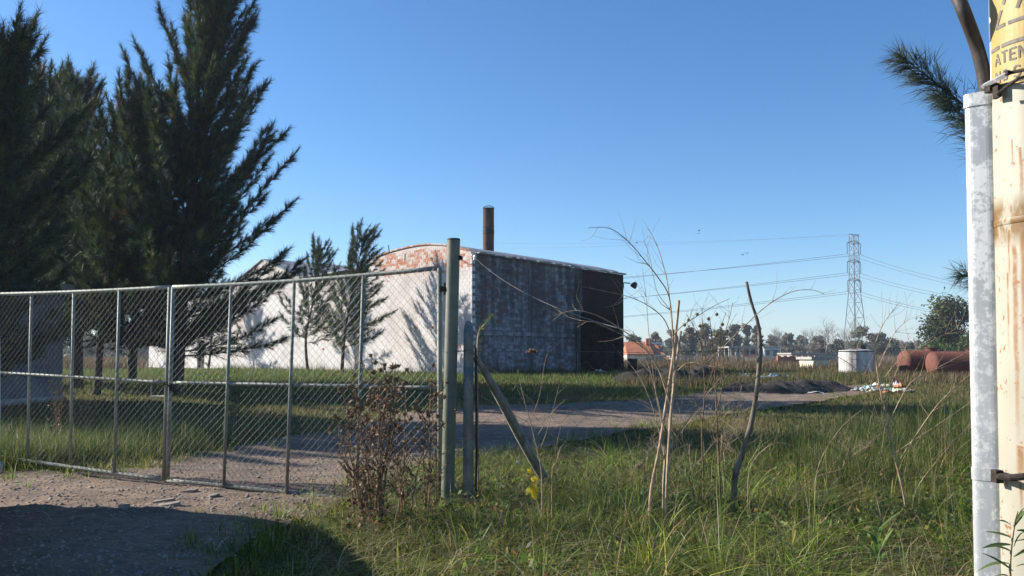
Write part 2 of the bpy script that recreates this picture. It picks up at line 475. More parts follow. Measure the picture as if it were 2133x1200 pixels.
# ------------------------------------------------------------------ earth banks, their near-black soil standing for shadow
def bank(name, pts, width, height, label, seed):
    """long heap along a base line, steep towards the gate, ragged crest"""
    NB = 150; path = spline(pts, NB); V, F = [], []
    m_ = 20
    for i, q in enumerate(path):
        d = (path[min(i + 1, NB - 1)] - path[max(i - 1, 0)]).normalized(); nrm = Vector((-d.y, d.x, 0))
        e = min(1, i / 15, (NB - 1 - i) / 15) ** .6
        for j in range(m_ + 1):
            s = j / m_
            prof = (min(1, s / .28) ** .8) * (1 if s < .45 else max(0, 1 - (s - .45) / .55) ** 1.2)
            z = prof * height * e * (1 + .45 * mnoise.noise((i * .05, s * 1.2, seed)))
            x = q + nrm * (s * width)
            z += e * prof * (.16 * mnoise.noise((x.x * 1.3, x.y * 1.3, seed)) + .09 * mnoise.noise((x.x * 4, x.y * 4, seed)) + .05 * mnoise.noise((x.x * 11, x.y * 11, seed)))
            V.append((x.x, x.y, hgt(x.x, x.y) - .03 + max(-.02, z)))
    for i in range(NB - 1):
        for j in range(m_): F.append((i * (m_ + 1) + j, (i + 1) * (m_ + 1) + j, (i + 1) * (m_ + 1) + j + 1, i * (m_ + 1) + j + 1))
    return tag(build(name, V, F, 'soil', smooth=True), label, 'earth bank', kind='structure')
bank('earth_bank', [G(1478, 815), G(1560, 820), G(1650, 823), G(1740, 820), G(1800, 812)], 3.0, .36, 'soil bank coloured dark for shadow, beyond the bare saplings', 1.0)
bank('earth_bank', [G(1318, 801), G(1400, 803), G(1480, 803), G(1530, 797)], 3.2, .6, 'dark weedy heap of soil beside the sooty end of the factory', 5.0)

# ================================================================== FACTORY
UL = Vector((-1, 1.1, 0)).normalized()            # along the whitewashed front, away from the corner
UR = Vector((1.1, 1, 0)).normalized()             # along the sooty side
NL, NR = -UR, -UL
CORNER = P(983, 742, 44.0); CORNER.z = 0
UP = Vector((0, 0, 1))
def hit(px, py, nrm, along):
    r = ray(px, py); t = (CORNER - CAMP).dot(nrm) / r.dot(nrm); q = CAMP + r * t
    return (q - CORNER).dot(along), q.z
fl = lambda px, py: hit(px, py, NL, UL)
fr = lambda px, py: hit(px, py, NR, UR)
def wl(u, z, out=0.0): return CORNER + UL * u + UP * z + NL * out
def wr(s, z, out=0.0): return CORNER + UR * s + UP * z + NR * out
Z0 = 0.1
DEPTH = fr(1299, 700)[0]
FRONT_LEN = fl(310, 740)[0]
prof1 = sorted(fl(*q) for q in [(983, 527), (965, 519), (930, 511), (895, 509), (860, 513), (825, 521), (795, 531), (768, 541)])
B1 = prof1[-1][0]
z_eave2 = fl(740, 562)[1]; u_g0 = fl(628, 560)[0]; u_pk, z_pk = fl(548, 541)
u_g1 = 2 * u_pk - u_g0
prof_all = prof1 + [(B1 + .01, z_eave2), (u_g0, z_eave2), (u_pk, z_pk), (u_g1, z_eave2), (FRONT_LEN, z_eave2 - .6)]
def top(u):
    for (a, za), (b, zb) in zip(prof_all, prof_all[1:]):
        if a <= u <= b: return za + (zb - za) * (u - a) / max(b - a, 1e-6)
    return prof_all[-1][1]
z_side = [prof1[0][1], fr(1299, 573)[1]]
def top_side(s): return z_side[0] + (z_side[1] - z_side[0]) * min(1, max(0, s / DEPTH))

# materials: whitewash worn off red hollow bricks; soot, grime and painted-in shade on the side
def dotn(nt, vec, d):
    n = nt.nodes.new('ShaderNodeVectorMath'); n.operation = 'DOT_PRODUCT'
    nt.links.new(vec, n.inputs[0]); n.inputs[1].default_value = d
    return n.outputs['Value']
def brick_rand(nt):
    isl = nd(nt, 'ShaderNodeNewGeometry').outputs['Random Per Island']; ob = nd(nt, 'ShaderNodeObjectInfo').outputs['Random']
    return math_n(nt, 'FRACT', math_n(nt, 'ADD', isl, ob))
m, nt = nodes_of('whitewashed_brick'); p = pos_of(nt)
u = math_n(nt, 'SUBTRACT', dotn(nt, p, tuple(UL)), CORNER.dot(UL)); z = nd(nt, 'ShaderNodeSeparateXYZ'); nt.links.new(p, z.inputs[0]); z = z.outputs[2]
rnd = brick_rand(nt)
hi = math_n(nt, 'MULTIPLY', ramp(nt, math_n(nt, 'DIVIDE', z, 8.0), [(.69, 0.0), (.84, 1.0)]), ramp(nt, math_n(nt, 'DIVIDE', u, 12.0), [(.70, 1.0), (.8, .15)]))
n1 = noise_n(nt, p, .8, 4); n2 = noise_n(nt, p, 7, 5, .7); n3 = noise_n(nt, p, 30, 4, .7)
bare = math_n(nt, 'ADD', math_n(nt, 'MULTIPLY', hi, .40), math_n(nt, 'MULTIPLY', math_n(nt, 'SUBTRACT', n1, .5), .6))
bare = math_n(nt, 'GREATER_THAN', math_n(nt, 'ADD', bare, math_n(nt, 'MULTIPLY', rnd, .45)), .60)
bare = math_n(nt, 'MULTIPLY', bare, ramp(nt, n2, [(.36, .15), (.52, 1.0)]))
white = ramp(nt, n1, [(.3, (0.50, 0.465, 0.45)), (.6, (0.63, 0.605, 0.59))])
white = mixc(nt, math_n(nt, 'MULTIPLY', hi, ramp(nt, n2, [(.40, .15), (.62, .85)])), white, (0.44, 0.33, 0.29))
white = mixc(nt, ramp(nt, n3, [(.56, 0.0), (.72, .45)]), white, (0.40, 0.32, 0.29))
red = mixc(nt, rnd, (0.34, 0.12, 0.065), (0.46, 0.20, 0.12))
col = mixc(nt, bare, white, red)
drip = ramp(nt, math_n(nt, 'ABSOLUTE', math_n(nt, 'SUBTRACT', u, fl(745, 720)[0])), [(.10, 1.0), (.35, 0.0)])
drip = math_n(nt, 'MULTIPLY', drip, math_n(nt, 'MULTIPLY', ramp(nt, math_n(nt, 'DIVIDE', z, 8.0), [(.30, 1.0), (.38, 0.0)]), ramp(nt, n2, [(.35, .2), (.55, .8)])))
col = mixc(nt, drip, col, (0.50, 0.30, 0.16))
finish(nt, col, .9, math_n(nt, 'ADD', n2, n3), .45, .012, spec=.15)
M['front_brick'] = m
m, nt = nodes_of('sooty_shaded_whitewash_brick'); p = pos_of(nt)
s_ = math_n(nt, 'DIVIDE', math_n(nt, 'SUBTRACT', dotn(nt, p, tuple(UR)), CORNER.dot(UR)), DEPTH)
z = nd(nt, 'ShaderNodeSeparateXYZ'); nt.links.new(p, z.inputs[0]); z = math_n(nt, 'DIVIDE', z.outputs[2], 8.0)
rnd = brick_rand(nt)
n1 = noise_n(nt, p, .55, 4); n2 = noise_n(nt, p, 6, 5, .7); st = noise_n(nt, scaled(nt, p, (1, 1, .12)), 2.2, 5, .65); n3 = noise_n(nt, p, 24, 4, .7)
white = ramp(nt, n2, [(.30, (0.12, 0.12, 0.137)), (.60, (0.345, 0.345, 0.375))])  # side whitewash dimmed and blued: shade put into the colour
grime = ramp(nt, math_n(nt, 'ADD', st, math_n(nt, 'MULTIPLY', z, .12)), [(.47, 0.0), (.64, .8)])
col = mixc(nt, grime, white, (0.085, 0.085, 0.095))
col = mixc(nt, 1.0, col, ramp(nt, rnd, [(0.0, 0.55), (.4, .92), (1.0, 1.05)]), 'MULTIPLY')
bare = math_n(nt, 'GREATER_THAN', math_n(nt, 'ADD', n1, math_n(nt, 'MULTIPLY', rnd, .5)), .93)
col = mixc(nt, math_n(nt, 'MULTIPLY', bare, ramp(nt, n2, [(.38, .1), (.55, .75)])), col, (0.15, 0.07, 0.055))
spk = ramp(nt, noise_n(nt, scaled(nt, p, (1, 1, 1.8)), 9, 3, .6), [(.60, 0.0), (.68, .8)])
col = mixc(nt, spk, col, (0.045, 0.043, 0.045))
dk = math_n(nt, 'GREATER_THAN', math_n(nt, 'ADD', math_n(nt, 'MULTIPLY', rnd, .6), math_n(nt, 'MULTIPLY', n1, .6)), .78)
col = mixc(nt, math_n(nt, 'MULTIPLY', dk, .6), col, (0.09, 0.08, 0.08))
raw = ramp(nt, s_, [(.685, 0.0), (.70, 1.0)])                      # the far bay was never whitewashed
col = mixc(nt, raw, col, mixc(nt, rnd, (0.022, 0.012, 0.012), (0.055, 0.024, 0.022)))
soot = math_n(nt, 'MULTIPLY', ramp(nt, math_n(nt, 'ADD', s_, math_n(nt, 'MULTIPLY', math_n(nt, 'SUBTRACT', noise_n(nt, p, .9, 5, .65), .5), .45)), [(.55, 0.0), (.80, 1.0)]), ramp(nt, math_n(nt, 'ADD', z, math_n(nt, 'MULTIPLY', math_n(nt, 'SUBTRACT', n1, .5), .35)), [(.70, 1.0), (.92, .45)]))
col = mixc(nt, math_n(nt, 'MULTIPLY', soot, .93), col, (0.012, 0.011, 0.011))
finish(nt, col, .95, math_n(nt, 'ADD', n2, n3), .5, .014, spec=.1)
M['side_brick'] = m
m, nt = nodes_of('chimney_steel'); p = pos_of(nt)
n1 = noise_n(nt, scaled(nt, p, (1, 1, .4)), 2.5, 5); z = nd(nt, 'ShaderNodeSeparateXYZ'); nt.links.new(p, z.inputs[0])
col = ramp(nt, n1, [(.38, (0.030, 0.022, 0.022)), (.55, (0.085, 0.045, 0.035)), (.72, (0.16, 0.075, 0.05))])
finish(nt, col, .85, noise_n(nt, p, 14, 4), .3, .01)
M['chimney'] = m

fac = thing('factory_building', 'long whitewashed brick factory with a curved gable and one soot-blackened side', 'factory', tuple(CORNER))
# front wall with a door and a window opening
ud1, zd = fl(411, 709); ud0 = fl(426, 709)[0]
uw1, zw1 = fl(461, 704); uw0, zw0 = fl(494, 721)
TH = .3
def strip(mb, u0, u1, zb, zt=None):
    n = max(2, int((u1 - u0) / .5)); us = [u0 + (u1 - u0) * i / n for i in range(n + 1)]
    us = sorted(set(us + [q[0] for q in prof_all if u0 < q[0] < u1]))
    tops = [(a, (top(a) if zt is None else zt)) for a in us]
    poly = [wl(u0, zb)] + [wl(u1, zb)] + [wl(a, t) for a, t in reversed(tops)]
    mb.prism(poly, -NL * TH)
w = MB()
strip(w, .0, uw0, Z0); strip(w, uw0, uw1, Z0, zw0); strip(w, uw0, uw1, zw1); strip(w, uw1, ud0, Z0)
strip(w, ud0, ud1, zd); strip(w, ud1, FRONT_LEN, Z0)
w.build('front_wall', 'front_brick', fac)
# side wall with the black doorway
so0, zo = fr(1208, 652); so1 = fr(1288, 652)[0]
w = MB()
def sstrip(mb, s0, s1, zb, zt=None):
    poly = [wr(s0, zb), wr(s1, zb), wr(s1, top_side(s1) if zt is None else zt), wr(s0, top_side(s0) if zt is None else zt)]
    mb.prism(poly, -NR * TH)
sstrip(w, TH + .002, so0, Z0); sstrip(w, so0, so1, zo); sstrip(w, so1, DEPTH, Z0)
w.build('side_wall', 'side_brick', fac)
# hidden rear and far end walls close the hall, coloured near black for its inner shade
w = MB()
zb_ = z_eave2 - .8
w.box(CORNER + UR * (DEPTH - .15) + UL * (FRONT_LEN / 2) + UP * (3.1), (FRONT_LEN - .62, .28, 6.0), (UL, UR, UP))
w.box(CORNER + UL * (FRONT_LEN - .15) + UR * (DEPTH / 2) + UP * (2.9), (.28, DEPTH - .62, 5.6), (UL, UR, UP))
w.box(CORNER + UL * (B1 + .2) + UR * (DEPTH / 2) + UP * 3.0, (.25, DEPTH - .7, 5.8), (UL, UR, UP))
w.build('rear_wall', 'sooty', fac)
w = MB()
w.box(wr(so0 - .19, (zo + Z0) / 2, .02), (.3, .12, zo - Z0), (UR, NR, UP))
for px in (1104,): w.box(wr(fr(px, 700)[0], (6.3 + Z0) / 2, .012), (.24, .05, 6.3), (UR, NR, UP))
w.box(wr(so0 / 2 - .2, 2.72, .03), (so0 - .62, .085, .2), (UR, NR, UP))
w.build('concrete_tie', 'side_brick', fac)
# vault roof of thin sheet over the curved gable, lean-to roof beside it, gabled roof beyond
def sheet(name, uz, s0, s1, dz0, dz1, parent, mat='grey_sheet', th=.05):
    mb = MB(); n = len(uz); vs = []
    for s, dz in ((s0, dz0), (s1, dz1)):
        for u_, z_ in uz: vs.append(CORNER + UL * u_ + UR * s + UP * (z_ + dz + .06))
        for u_, z_ in uz: vs.append(CORNER + UL * u_ + UR * s + UP * (z_ + dz + .06 - th))
    fs = []
    for i in range(n - 1):
        fs += [(i, i + 1, 2 * n + i + 1, 2 * n + i), (n + i, 3 * n + i, 3 * n + i + 1, n + i + 1), (i, n + i, n + i + 1, i + 1), (2 * n + i, 2 * n + i + 1, 3 * n + i + 1, 3 * n + i)]
    fs += [(0, 2 * n, 3 * n, n), (n - 1, 2 * n - 1, 4 * n - 1, 3 * n - 1)]
    mb.add(vs, fs); return mb.build(name, mat, parent)
uz1 = [(-.14, prof1[0][1] - .03)] + prof1
roof = sheet('vault_roof', uz1, .32, DEPTH + .12, 0, z_side[1] - z_side[0], fac)
mb = MB()
for i in range(46):                                   # frayed sheet ends along the eave
    s = .35 + i * (DEPTH - .4) / 46; L_ = random.uniform(.16, .30)
    mb.box(CORNER + UR * (s + L_ / 2) + UL * (-.17) + UP * (top_side(s) + .035 + random.uniform(-.05, .03)), (L_ * 1.25, random.uniform(.10, .2), random.uniform(.03, .09)), (UR, UL, UP))
mb.build('eave_edge', 'concrete', roof)
mb = MB()
arc = spline([wl(u_, z_ + .012, .02) for u_, z_ in prof1], 40)
for a_, b_ in zip(arc, arc[1:]): mb.box((a_ + b_) / 2 - NL * .13, ((b_ - a_).length * .94, .36, .075), ((b_ - a_).normalized(), NL, (b_ - a_).normalized().cross(NL)))
mb.build('coping_course', 'front_brick', fac)
mb = MB()
n_ = 14
poly = []
for k, (s, z_) in enumerate(((-.25, z_eave2 + .02), (5.5, z_eave2 + 1.25), (DEPTH, z_eave2 - .2))): poly.append((s, z_))
vs = []
for u_ in (B1 + .35, u_g0 + .5):
    for s, z_ in poly: vs.append(CORNER + UL * u_ + UR * s + UP * z_)
    for s, z_ in reversed(poly): vs.append(CORNER + UL * u_ + UR * s + UP * (z_ - .07))
mb.add(vs, [(0, 1, 7, 6), (1, 2, 8, 7), (3, 4, 10, 9), (4, 5, 11, 10), (0, 6, 11, 5), (2, 3, 9, 8), (0, 5, 4, 1), (1, 4, 3, 2), (6, 7, 10, 11), (7, 8, 9, 10)])
mb.build('lean_to_roof', 'grey_sheet', fac)
sheet('gabled_roof', [(u_g0 - .25, z_eave2 - .1), (u_pk, z_pk), (u_g1 + .2, z_eave2 - .1)], -.12, DEPTH, 0, 0, fac)
sheet('far_roof', [(u_g1, z_eave2 - .02), (FRONT_LEN + .2, z_eave2 - .6)], -.1, DEPTH, 0, 0, fac)
# door and window
d = MB(); d.box(wl((ud0 + ud1) / 2, (Z0 + zd) / 2, -.2), (ud1 - ud0, .06, zd - Z0), (UL, NL, UP)); d = d.build('door', 'black_void', fac)
mb = MB(); mb.box(wl(ud0 + .15, 1.6, -.14), (.04, .06, .16), (UL, NL, UP)); mb.build('handle', 'metal_dark', d)
wd = MB()
for a_, b_, c_, d_ in ((uw0, uw1, zw0, zw0 + .08), (uw0, uw1, zw1 - .08, zw1), (uw0, uw0 + .08, zw0 + .08, zw1 - .08), (uw1 - .08, uw1, zw0 + .08, zw1 - .08), ((uw0 + uw1) / 2 - .03, (uw0 + uw1) / 2 + .03, zw0 + .08, zw1 - .08)):
    wd.box(wl((a_ + b_) / 2, (c_ + d_) / 2, -.1), (b_ - a_, .08, d_ - c_), (UL, NL, UP))
wd = wd.build('window', 'pale_wall', fac)
mb = MB(); mb.box(wl((uw0 + uw1) / 2, (zw0 + zw1) / 2, -.12), (uw1 - uw0 - .04, .015, zw1 - zw0 - .04), (UL, NL, UP)); mb.build('pane', 'glass_dark', wd)
mb = MB(); mb.box(wl((uw0 + uw1) / 2, zw0 - .04, .04), (uw1 - uw0 + .2, .2, .07), (UL, NL, UP)); mb.build('sill', 'pale_wall', wd)
# bricks standing proud of their joints
BW, BH, JT = .37, .195, .013
BOXF = [(0, 4, 6, 2), (1, 3, 7, 5), (0, 1, 5, 4), (2, 6, 7, 3), (4, 5, 7, 6)]
def brick_mesh(w_, h_, k):
    rr = random.Random(k); vs = []
    for zz in (0, 1):
        for j in (-.5, .5):
            for i in (-.5, .5): vs.append((i * (w_ - JT) * (1 if zz == 0 else .97) + rr.uniform(-.004, .004), j * (h_ - JT) * (1 if zz == 0 else .95) + rr.uniform(-.004, .004), -.02 if zz == 0 else .006 + rr.uniform(-.003, .004)))
    return vs
bm_front = []; bm_side = []
for k in range(4):
    for lst, mt in ((bm_front, 'front_brick'), (bm_side, 'side_brick')):
        me = bpy.data.meshes.new('brick'); me.from_pydata(brick_mesh(BW, BH, k), [], BOXF); me.materials.append(M[mt]); me.update(); lst.append(me)
cells_f, cells_s = [], []
for c_ in range(40):
    zc = .45 + c_ * BH
    off = (c_ % 2) * BW / 2
    for k in range(62):
        u_ = .2 + off + k * BW
        if u_ + BW / 2 > 21: continue
        if zc + BH / 2 > min(top(u_ - BW / 2), top(u_ + BW / 2)) - .05: continue
        if u_ + BW > uw0 - .2 : continue
        cells_f.append((u_, zc))
    for k in range(40):
        s = .2 + off + k * BW
        if s + BW / 2 > DEPTH or zc + BH / 2 > top_side(s) - .06: continue
        if abs(zc - 2.72) < .2 and s < so0: continue
        if s + BW / 2 > so0 - .36 and s - BW / 2 < so1 and (zc - BH / 2 < zo or s < so0): continue
        if abs(s - fr(1104, 700)[0]) < .31: continue
        cells_s.append((s, zc))
def rank(q, f):
    d2 = (f(*q) - CAMP); vis = ray_dir_hidden(f(*q)); return d2.length + (1000 if vis else 0)
def to_px(q):
    v = q - CAMP; fw = Vector((0, math.cos(PITCH), math.sin(PITCH))); upv = Vector((0, -math.sin(PITCH), math.cos(PITCH)))
    zc = v.dot(fw); return 1066.5 + FPX * v.x / zc, 600 + SHIFT_PX - FPX * v.dot(upv) / zc
def ray_dir_hidden(q):
    x, y = to_px(q); return y > 772 or 915 < x < 962
cells_f.sort(key=lambda q: rank(q, wl)); cells_s.sort(key=lambda q: rank(q, wr))
rotF = Matrix((-UL, UP, NL)).transposed().to_3x3(); rotS = Matrix((UR, UP, NR)).transposed().to_3x3()
def place(cells, n, meshes, f, rot, joined, mat):
    for k, q in enumerate(cells[:n]):
        o = bpy.data.objects.new('brick', meshes[k % 4]); scene.collection.objects.link(o)
        o.parent = fac; o.location = f(*q) - CORNER; o.rotation_euler = (rot @ Matrix.Rotation(math.pi * (k % 2), 3, 'Z')).to_euler()
    vs, fs = [], []
    for k, q in enumerate(cells[n:]):
        b0 = len(vs); c0 = f(*q)
        for v in brick_mesh(BW, BH, k): vs.append(c0 + rot @ Vector(v))
        fs += [tuple(i + b0 for i in t) for t in BOXF]
    tag(build(joined, vs, fs, mat, fac), kind='stuff')
place(cells_f, 150, bm_front, wl, rotF, 'front_bricks', 'front_brick')
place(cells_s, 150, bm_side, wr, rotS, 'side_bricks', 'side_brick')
# putlog holes and knocked-out bricks on the front
mb = MB()
for px, py in ((568, 727), (673, 727), (957, 722), (866, 682), (900, 682), (720, 722)):
    u_, z_ = fl(px, py); mb.box(wl(u_, z_, .012), (random.uniform(.2, .34), .03, .14), (UL, NL, UP))
mb.build('putlog_hole', 'red_brick', fac)
# chimney stack with its rain cap loop
cb = P(1017.5, 525, 51.5); rt = P(1029, 480, 51.5).x - P(1006, 480, 51.5).x; rt /= 2
ctop = P(1017.5, 434, 51.5).z
mb = MB(); mb.lathe((cb.x, cb.y, 0), [(rt, cb.z - 2.5), (rt, ctop - 1.2), (rt * 1.03, ctop - 1.19), (rt * 1.03, ctop - 1.10), (rt, ctop - 1.09), (rt * 1.0, ctop - .05), (rt * 1.06, ctop - .04), (rt * 1.06, ctop), (rt * .9, ctop), (rt * .9, ctop - .3)], 28)
ch = mb.build('chimney', 'chimney', fac, smooth=False)
mb = MB(); mb.tube([(cb.x + rt * math.cos(a), cb.y, ctop - .02 + .17 * math.sin(a)) for a in np.linspace(0, math.pi, 13)], .022, 6); mb.build('rain_loop', 'metal_dark', ch)
mb = MB(); mb.lathe((cb.x, cb.y, 0), [(rt * 1.02, ctop - 1.62), (rt * 1.05, ctop - 1.6), (rt * 1.05, ctop - 1.35), (rt * 1.02, ctop - 1.33)], 28); mb.build('weld_band', 'metal_dark', ch)
# lamp on the far end, insulator on the near corner, stub on the gable
l0 = wr(DEPTH, fr(1299, 596)[1], 0) + UR * .02; l1 = P(1313, 590, l0.y); l2 = P(1321, 594, l0.y)
mb = MB(); mb.tube(spline([l0 - UP * .15, l0 + UP * .18, (l0 + l1) / 2 + UP * .1, l1], 12), .035, 6); la = mb.build('wall_lamp', 'metal_dark', fac)
mb = MB(); ax = Matrix.Rotation(R(35), 3, 'Y'); mb.lathe(l2, [(.06, .2), (.12, .16), (.2, 0), (.21, -.14), (.17, -.17)], 14, ax); mb.build('lamp_head', 'metal_dark', la)
c_in = P(989, 537, 43.8)
mb = MB(); mb.lathe(c_in - UP * .14, [(.05, 0), (.1, .05), (.07, .12), (.1, .17), (.07, .26), (.03, .3)], 12); mb.build('insulator', 'porcelain', fac)
mb = MB(); q = P(811, 522, 48.8); mb.tube([q - UP * .15, q + Vector((-.05, 0, .32))], .03, 5); mb.build('roof_stub', 'metal_dark', fac)
# service wire from the gate post over the corner insulator and down along the side
ws = MB(); a_ = P(957, 537, 7.95); pts = [a_.lerp(c_in, t) - UP * (.5 * 4 * t * (1 - t) * .35) for t in np.linspace(0, 1, 24)]
ws.tube(pts, [.004 + .010 * t for t in np.linspace(0, 1, 24)], 4)
tag(ws.build('service_wire', 'cable'), 'thin service wire from the green gate post up to the factory corner', 'wire')
ws = MB(); e_ = P(1312, 690, 20.0); pts = [c_in.lerp(e_, t) - UP * (1.35 * 4 * t * (1 - t) * .32) for t in np.linspace(0, 1, 30)]
ws.tube(pts, .011, 4)
tag(ws.build('service_wire', 'wire'), 'pale sagging wire slanting down across the sooty side wall', 'wire')
# ================================================================== GATE
BAR_TOP = [(915, 558), (757, 573), (613, 585), (482, 593), (361, 598), (354, 598), (249, 604), (154, 608), (66, 611), (-22, 613)]
BAR_BOT = [(917, 1062), (742, 1045), (597, 1027), (466, 1014), (349, 1000), (341, 999), (238, 985), (146, 972), (57, 958), (-32, 946)]
BAR_MID = [(917, 808), (750, 805), (606, 802), (474, 799), (356, 797), (348, 797), (244, 791), (150, 785), (61, 780), (-27, 775)]
BD = [8.08, 8.44, 8.80, 9.16, 9.52, 9.56, 9.90, 10.26, 10.62, 10.98]
def gp(lst, k): return P(lst[k][0], lst[k][1], BD[k])
def lacing(mb, a, b, r, pitch=.085):
    """wire laced in a coil round a frame member"""
    d = b - a; L = d.length; d.normalize(); u = d.orthogonal().normalized(); w = d.cross(u); n = int(L / pitch) * 4
    mb.tube([a + d * (L * i / n) + (u * math.cos(i * math.pi / 2) + w * math.sin(i * math.pi / 2)) * r for i in range(n + 1)], .0032, 3, False)
def gate_leaf(label, ks, hinge_at_first):
    ks = list(ks); base = gp(BAR_BOT, ks[0]); root = thing('gate_leaf', label, 'gate', (base.x, base.y, 0))
    r = .023
    rails = []
    for nm, lst in (('top_rail', BAR_TOP), ('middle_rail', BAR_MID), ('bottom_rail', BAR_BOT)):
        mb = MB(); pts = [gp(lst, ks[0]), gp(lst, ks[-1])]
        pts = [pts[0].lerp(pts[1], t) + UP * ((gp(lst, ks[len(ks) // 2]) - pts[0].lerp(pts[1], .5)).z * 4 * t * (1 - t)) for t in np.linspace(0, 1, 13)]
        mb.tube(pts, r * (1.0 if nm != 'middle_rail' else .85), 8); ra = mb.build(nm, 'gate_paint', root, smooth=True); rails.append(pts)
        lb = MB()
        for q0, q1 in zip(pts, pts[1:]): lacing(lb, q0, q1, r * 1.12)
        lb.build('lacing_wire', 'rusty_wire', ra)
    for i, k in enumerate(ks):
        a, b = gp(BAR_TOP, k), gp(BAR_BOT, k)
        end = i in (0, len(ks) - 1)
        mb = MB(); mb.tube([a, b], r * (1.05 if end else .8), 8); bar = mb.build('upright', 'gate_paint', root, smooth=True)
        lb = MB(); lacing(lb, a, b, r * (1.12 if end else .9)); lb.build('lacing_wire', 'rusty_wire', bar)
    # chain-link: zigzag wires hooked into each other
    tl, tr = rails[0][-1], rails[0][0]; bl, br = rails[2][-1], rails[2][0]
    Wd, Ht = (tr - tl).length, (tr - br).length
    nc, nr = int(Wd / .043), int(Ht / .043)
    mb = MB(); out = Vector((-.36, -.8, 0)).normalized()
    def mp(s, t):
        i = (1 - s) * 12; j = min(int(i), 11); f = i - j
        tp_ = rails[0][j].lerp(rails[0][j + 1], f); bp_ = rails[2][j].lerp(rails[2][j + 1], f)
        bow = .02 * math.sin(s * 9 + t * 4) * math.sin(t * math.pi)
        return bp_.lerp(tp_, t) + out * (.022 + bow)
    for c_ in range(nc):                             # neighbouring wires mirror each other and hook at their bends
        mb.tube([mp((c_ + ((k + c_) % 2)) / nc, k / nr) + out * (.003 if (k + c_) % 2 else -.003) for k in range(nr + 1)], .0020, 3, False)
    mb.build('chain_link_mesh', 'wire', root)
    return root
gr_ = gate_leaf('chain-link gate leaf hinged on the tall green post', range(0, 5), True)
gl_ = gate_leaf('chain-link gate leaf before the tree trunks with a square latch bracket', range(5, 10), False)
# hinges on the green post side
for py in (602, 995):
    q = P(921, py, 8.06); mb = MB(); mb.box(q + Vector((.02, 0, 0)), (.09, .035, .05)); mb.tube([q + Vector((.03, -.01, -.06)), q + Vector((.03, -.01, .06))], .014, 8); mb.build('hinge', 'metal_dark', gr_)
# square latch bracket
mb = MB(); z0, z1 = P(345, 799, 9.56), P(345, 826, 9.56); x1 = P(314, 826, 9.68)
mb.tube([P(316, 797, 9.68), x1], .010, 6); mb.tube([x1, z1], .012, 6); mb.build('latch_bracket', 'gate_paint', gl_)
# chain and padlock round the meeting bars
ck = thing('gate_chain', 'rusty chain and padlock round the meeting bars of the gate', 'chain', tuple(P(350, 800, 9.5)))
q = P(352, 800, 9.53)
for i in range(14):
    a = i / 14 * 2 * math.pi; c_ = q + Vector((math.cos(a) * .055, math.sin(a) * .05 - .01, math.sin(a * 2) * .025))
    t = Vector((-math.sin(a), math.cos(a), .4 * math.cos(2 * a))).normalized(); s_ax = UP.cross(t).normalized() if i % 2 else UP
    s_ax = (s_ax - t * s_ax.dot(t)).normalized()
    mb = MB(); mb.tube([c_ + t * (.018 * math.cos(b)) + s_ax * (.011 * math.sin(b)) for b in np.linspace(0, 2 * math.pi, 9)], .0045, 5, False); mb.build('chain_link', 'metal_dark', ck)
mb = MB(); pq = q + Vector((.06, -.07, -.05)); mb.box(pq, (.055, .025, .05)); mb.tube([pq + Vector((-.017, 0, .02)), pq + Vector((-.017, 0, .055)), pq + Vector((0, 0, .07)), pq + Vector((.017, 0, .055)), pq + Vector((.017, 0, .02))], .005, 6); mb.build('padlock', 'metal_dark', ck)
# tall green post
a, b = P(945, 500, 7.95), P(931, 1068, 7.95); b.z = -.05
pr = (P(958, 500, 7.95) - P(931, 500, 7.95)).length / 2
gpst = thing('gate_post', 'tall round green steel post that carries the gate', 'post', (b.x, b.y, 0))
mb = MB(); mb.tube([b, b.lerp(a, .5), a], pr, 24); mb.build('tube', 'post_paint', gpst, smooth=False)
mb = MB(); mb.tube([a - UP * .004, a + UP * .012], [pr * 1.02, pr * .98], 24); mb.build('end_cap', 'metal_dark', gpst)
mb = MB(); q = P(957, 537, 7.93); mb.box(q, (.035, .03, .04)); mb.tube([q - Vector((.02, 0, 0)), q + Vector((.03, 0, 0))], .016, 8); mb.build('wire_bracket', 'metal_dark', gpst)
for py in (602, 995):
    q = P(929, py, 7.95); mb = MB(); mb.box(q, (.05, .05, .03)); mb.build('hinge_pin', 'metal_dark', gpst)
# ================================================================== FENCE
a, b = P(976, 668, 7.9), P(973, 1050, 7.9); hw = .036
fpst = thing('fence_post', 'square weathered fence post with a chamfered top beside the green pole', 'post', (b.x, b.y, 0))
ax = (Vector((.75, .661, 0)), Vector((-.661, .75, 0)), UP)
mb = MB(); vs = []
for z_, k in ((-.1, 1.0), (a.z - .09, .94), (a.z - .02, .62), (a.z, .35)):
    for i, j in ((-1, -1), (1, -1), (1, 1), (-1, 1)): vs.append(Vector((a.x, 7.9, z_)) + ax[0] * (i * hw * k) + ax[1] * (j * hw * k))
fs = [(i * 4 + k, i * 4 + (k + 1) % 4, i * 4 + 4 + (k + 1) % 4, i * 4 + 4 + k) for i in range(3) for k in range(4)] + [(12, 13, 14, 15), (3, 2, 1, 0)]
mb.add(vs, fs); mb.build('shaft', 'fence_post', fpst)
mb = MB()
for z_ in (1.52, .72): mb.tube([Vector((a.x, 7.9, z_)) + ax[0] * (i * hw * 1.08) + ax[1] * (j * hw * 1.08) + UP * (.01 * k) for k, (i, j) in enumerate(((-1, -1), (1, -1), (1, 1), (-1, 1), (-1, -1)))], .003, 4)
mb.build('tie_wire', 'rusty_wire', fpst)
q0, q1 = P(991, 745, 7.98), P(1160, 1005, 9.2); q1.z = hgt(q1.x, q1.y) - .1
mb = MB(); d = (q1 - q0).normalized(); sx = d.cross(UP).normalized(); sy = sx.cross(d)
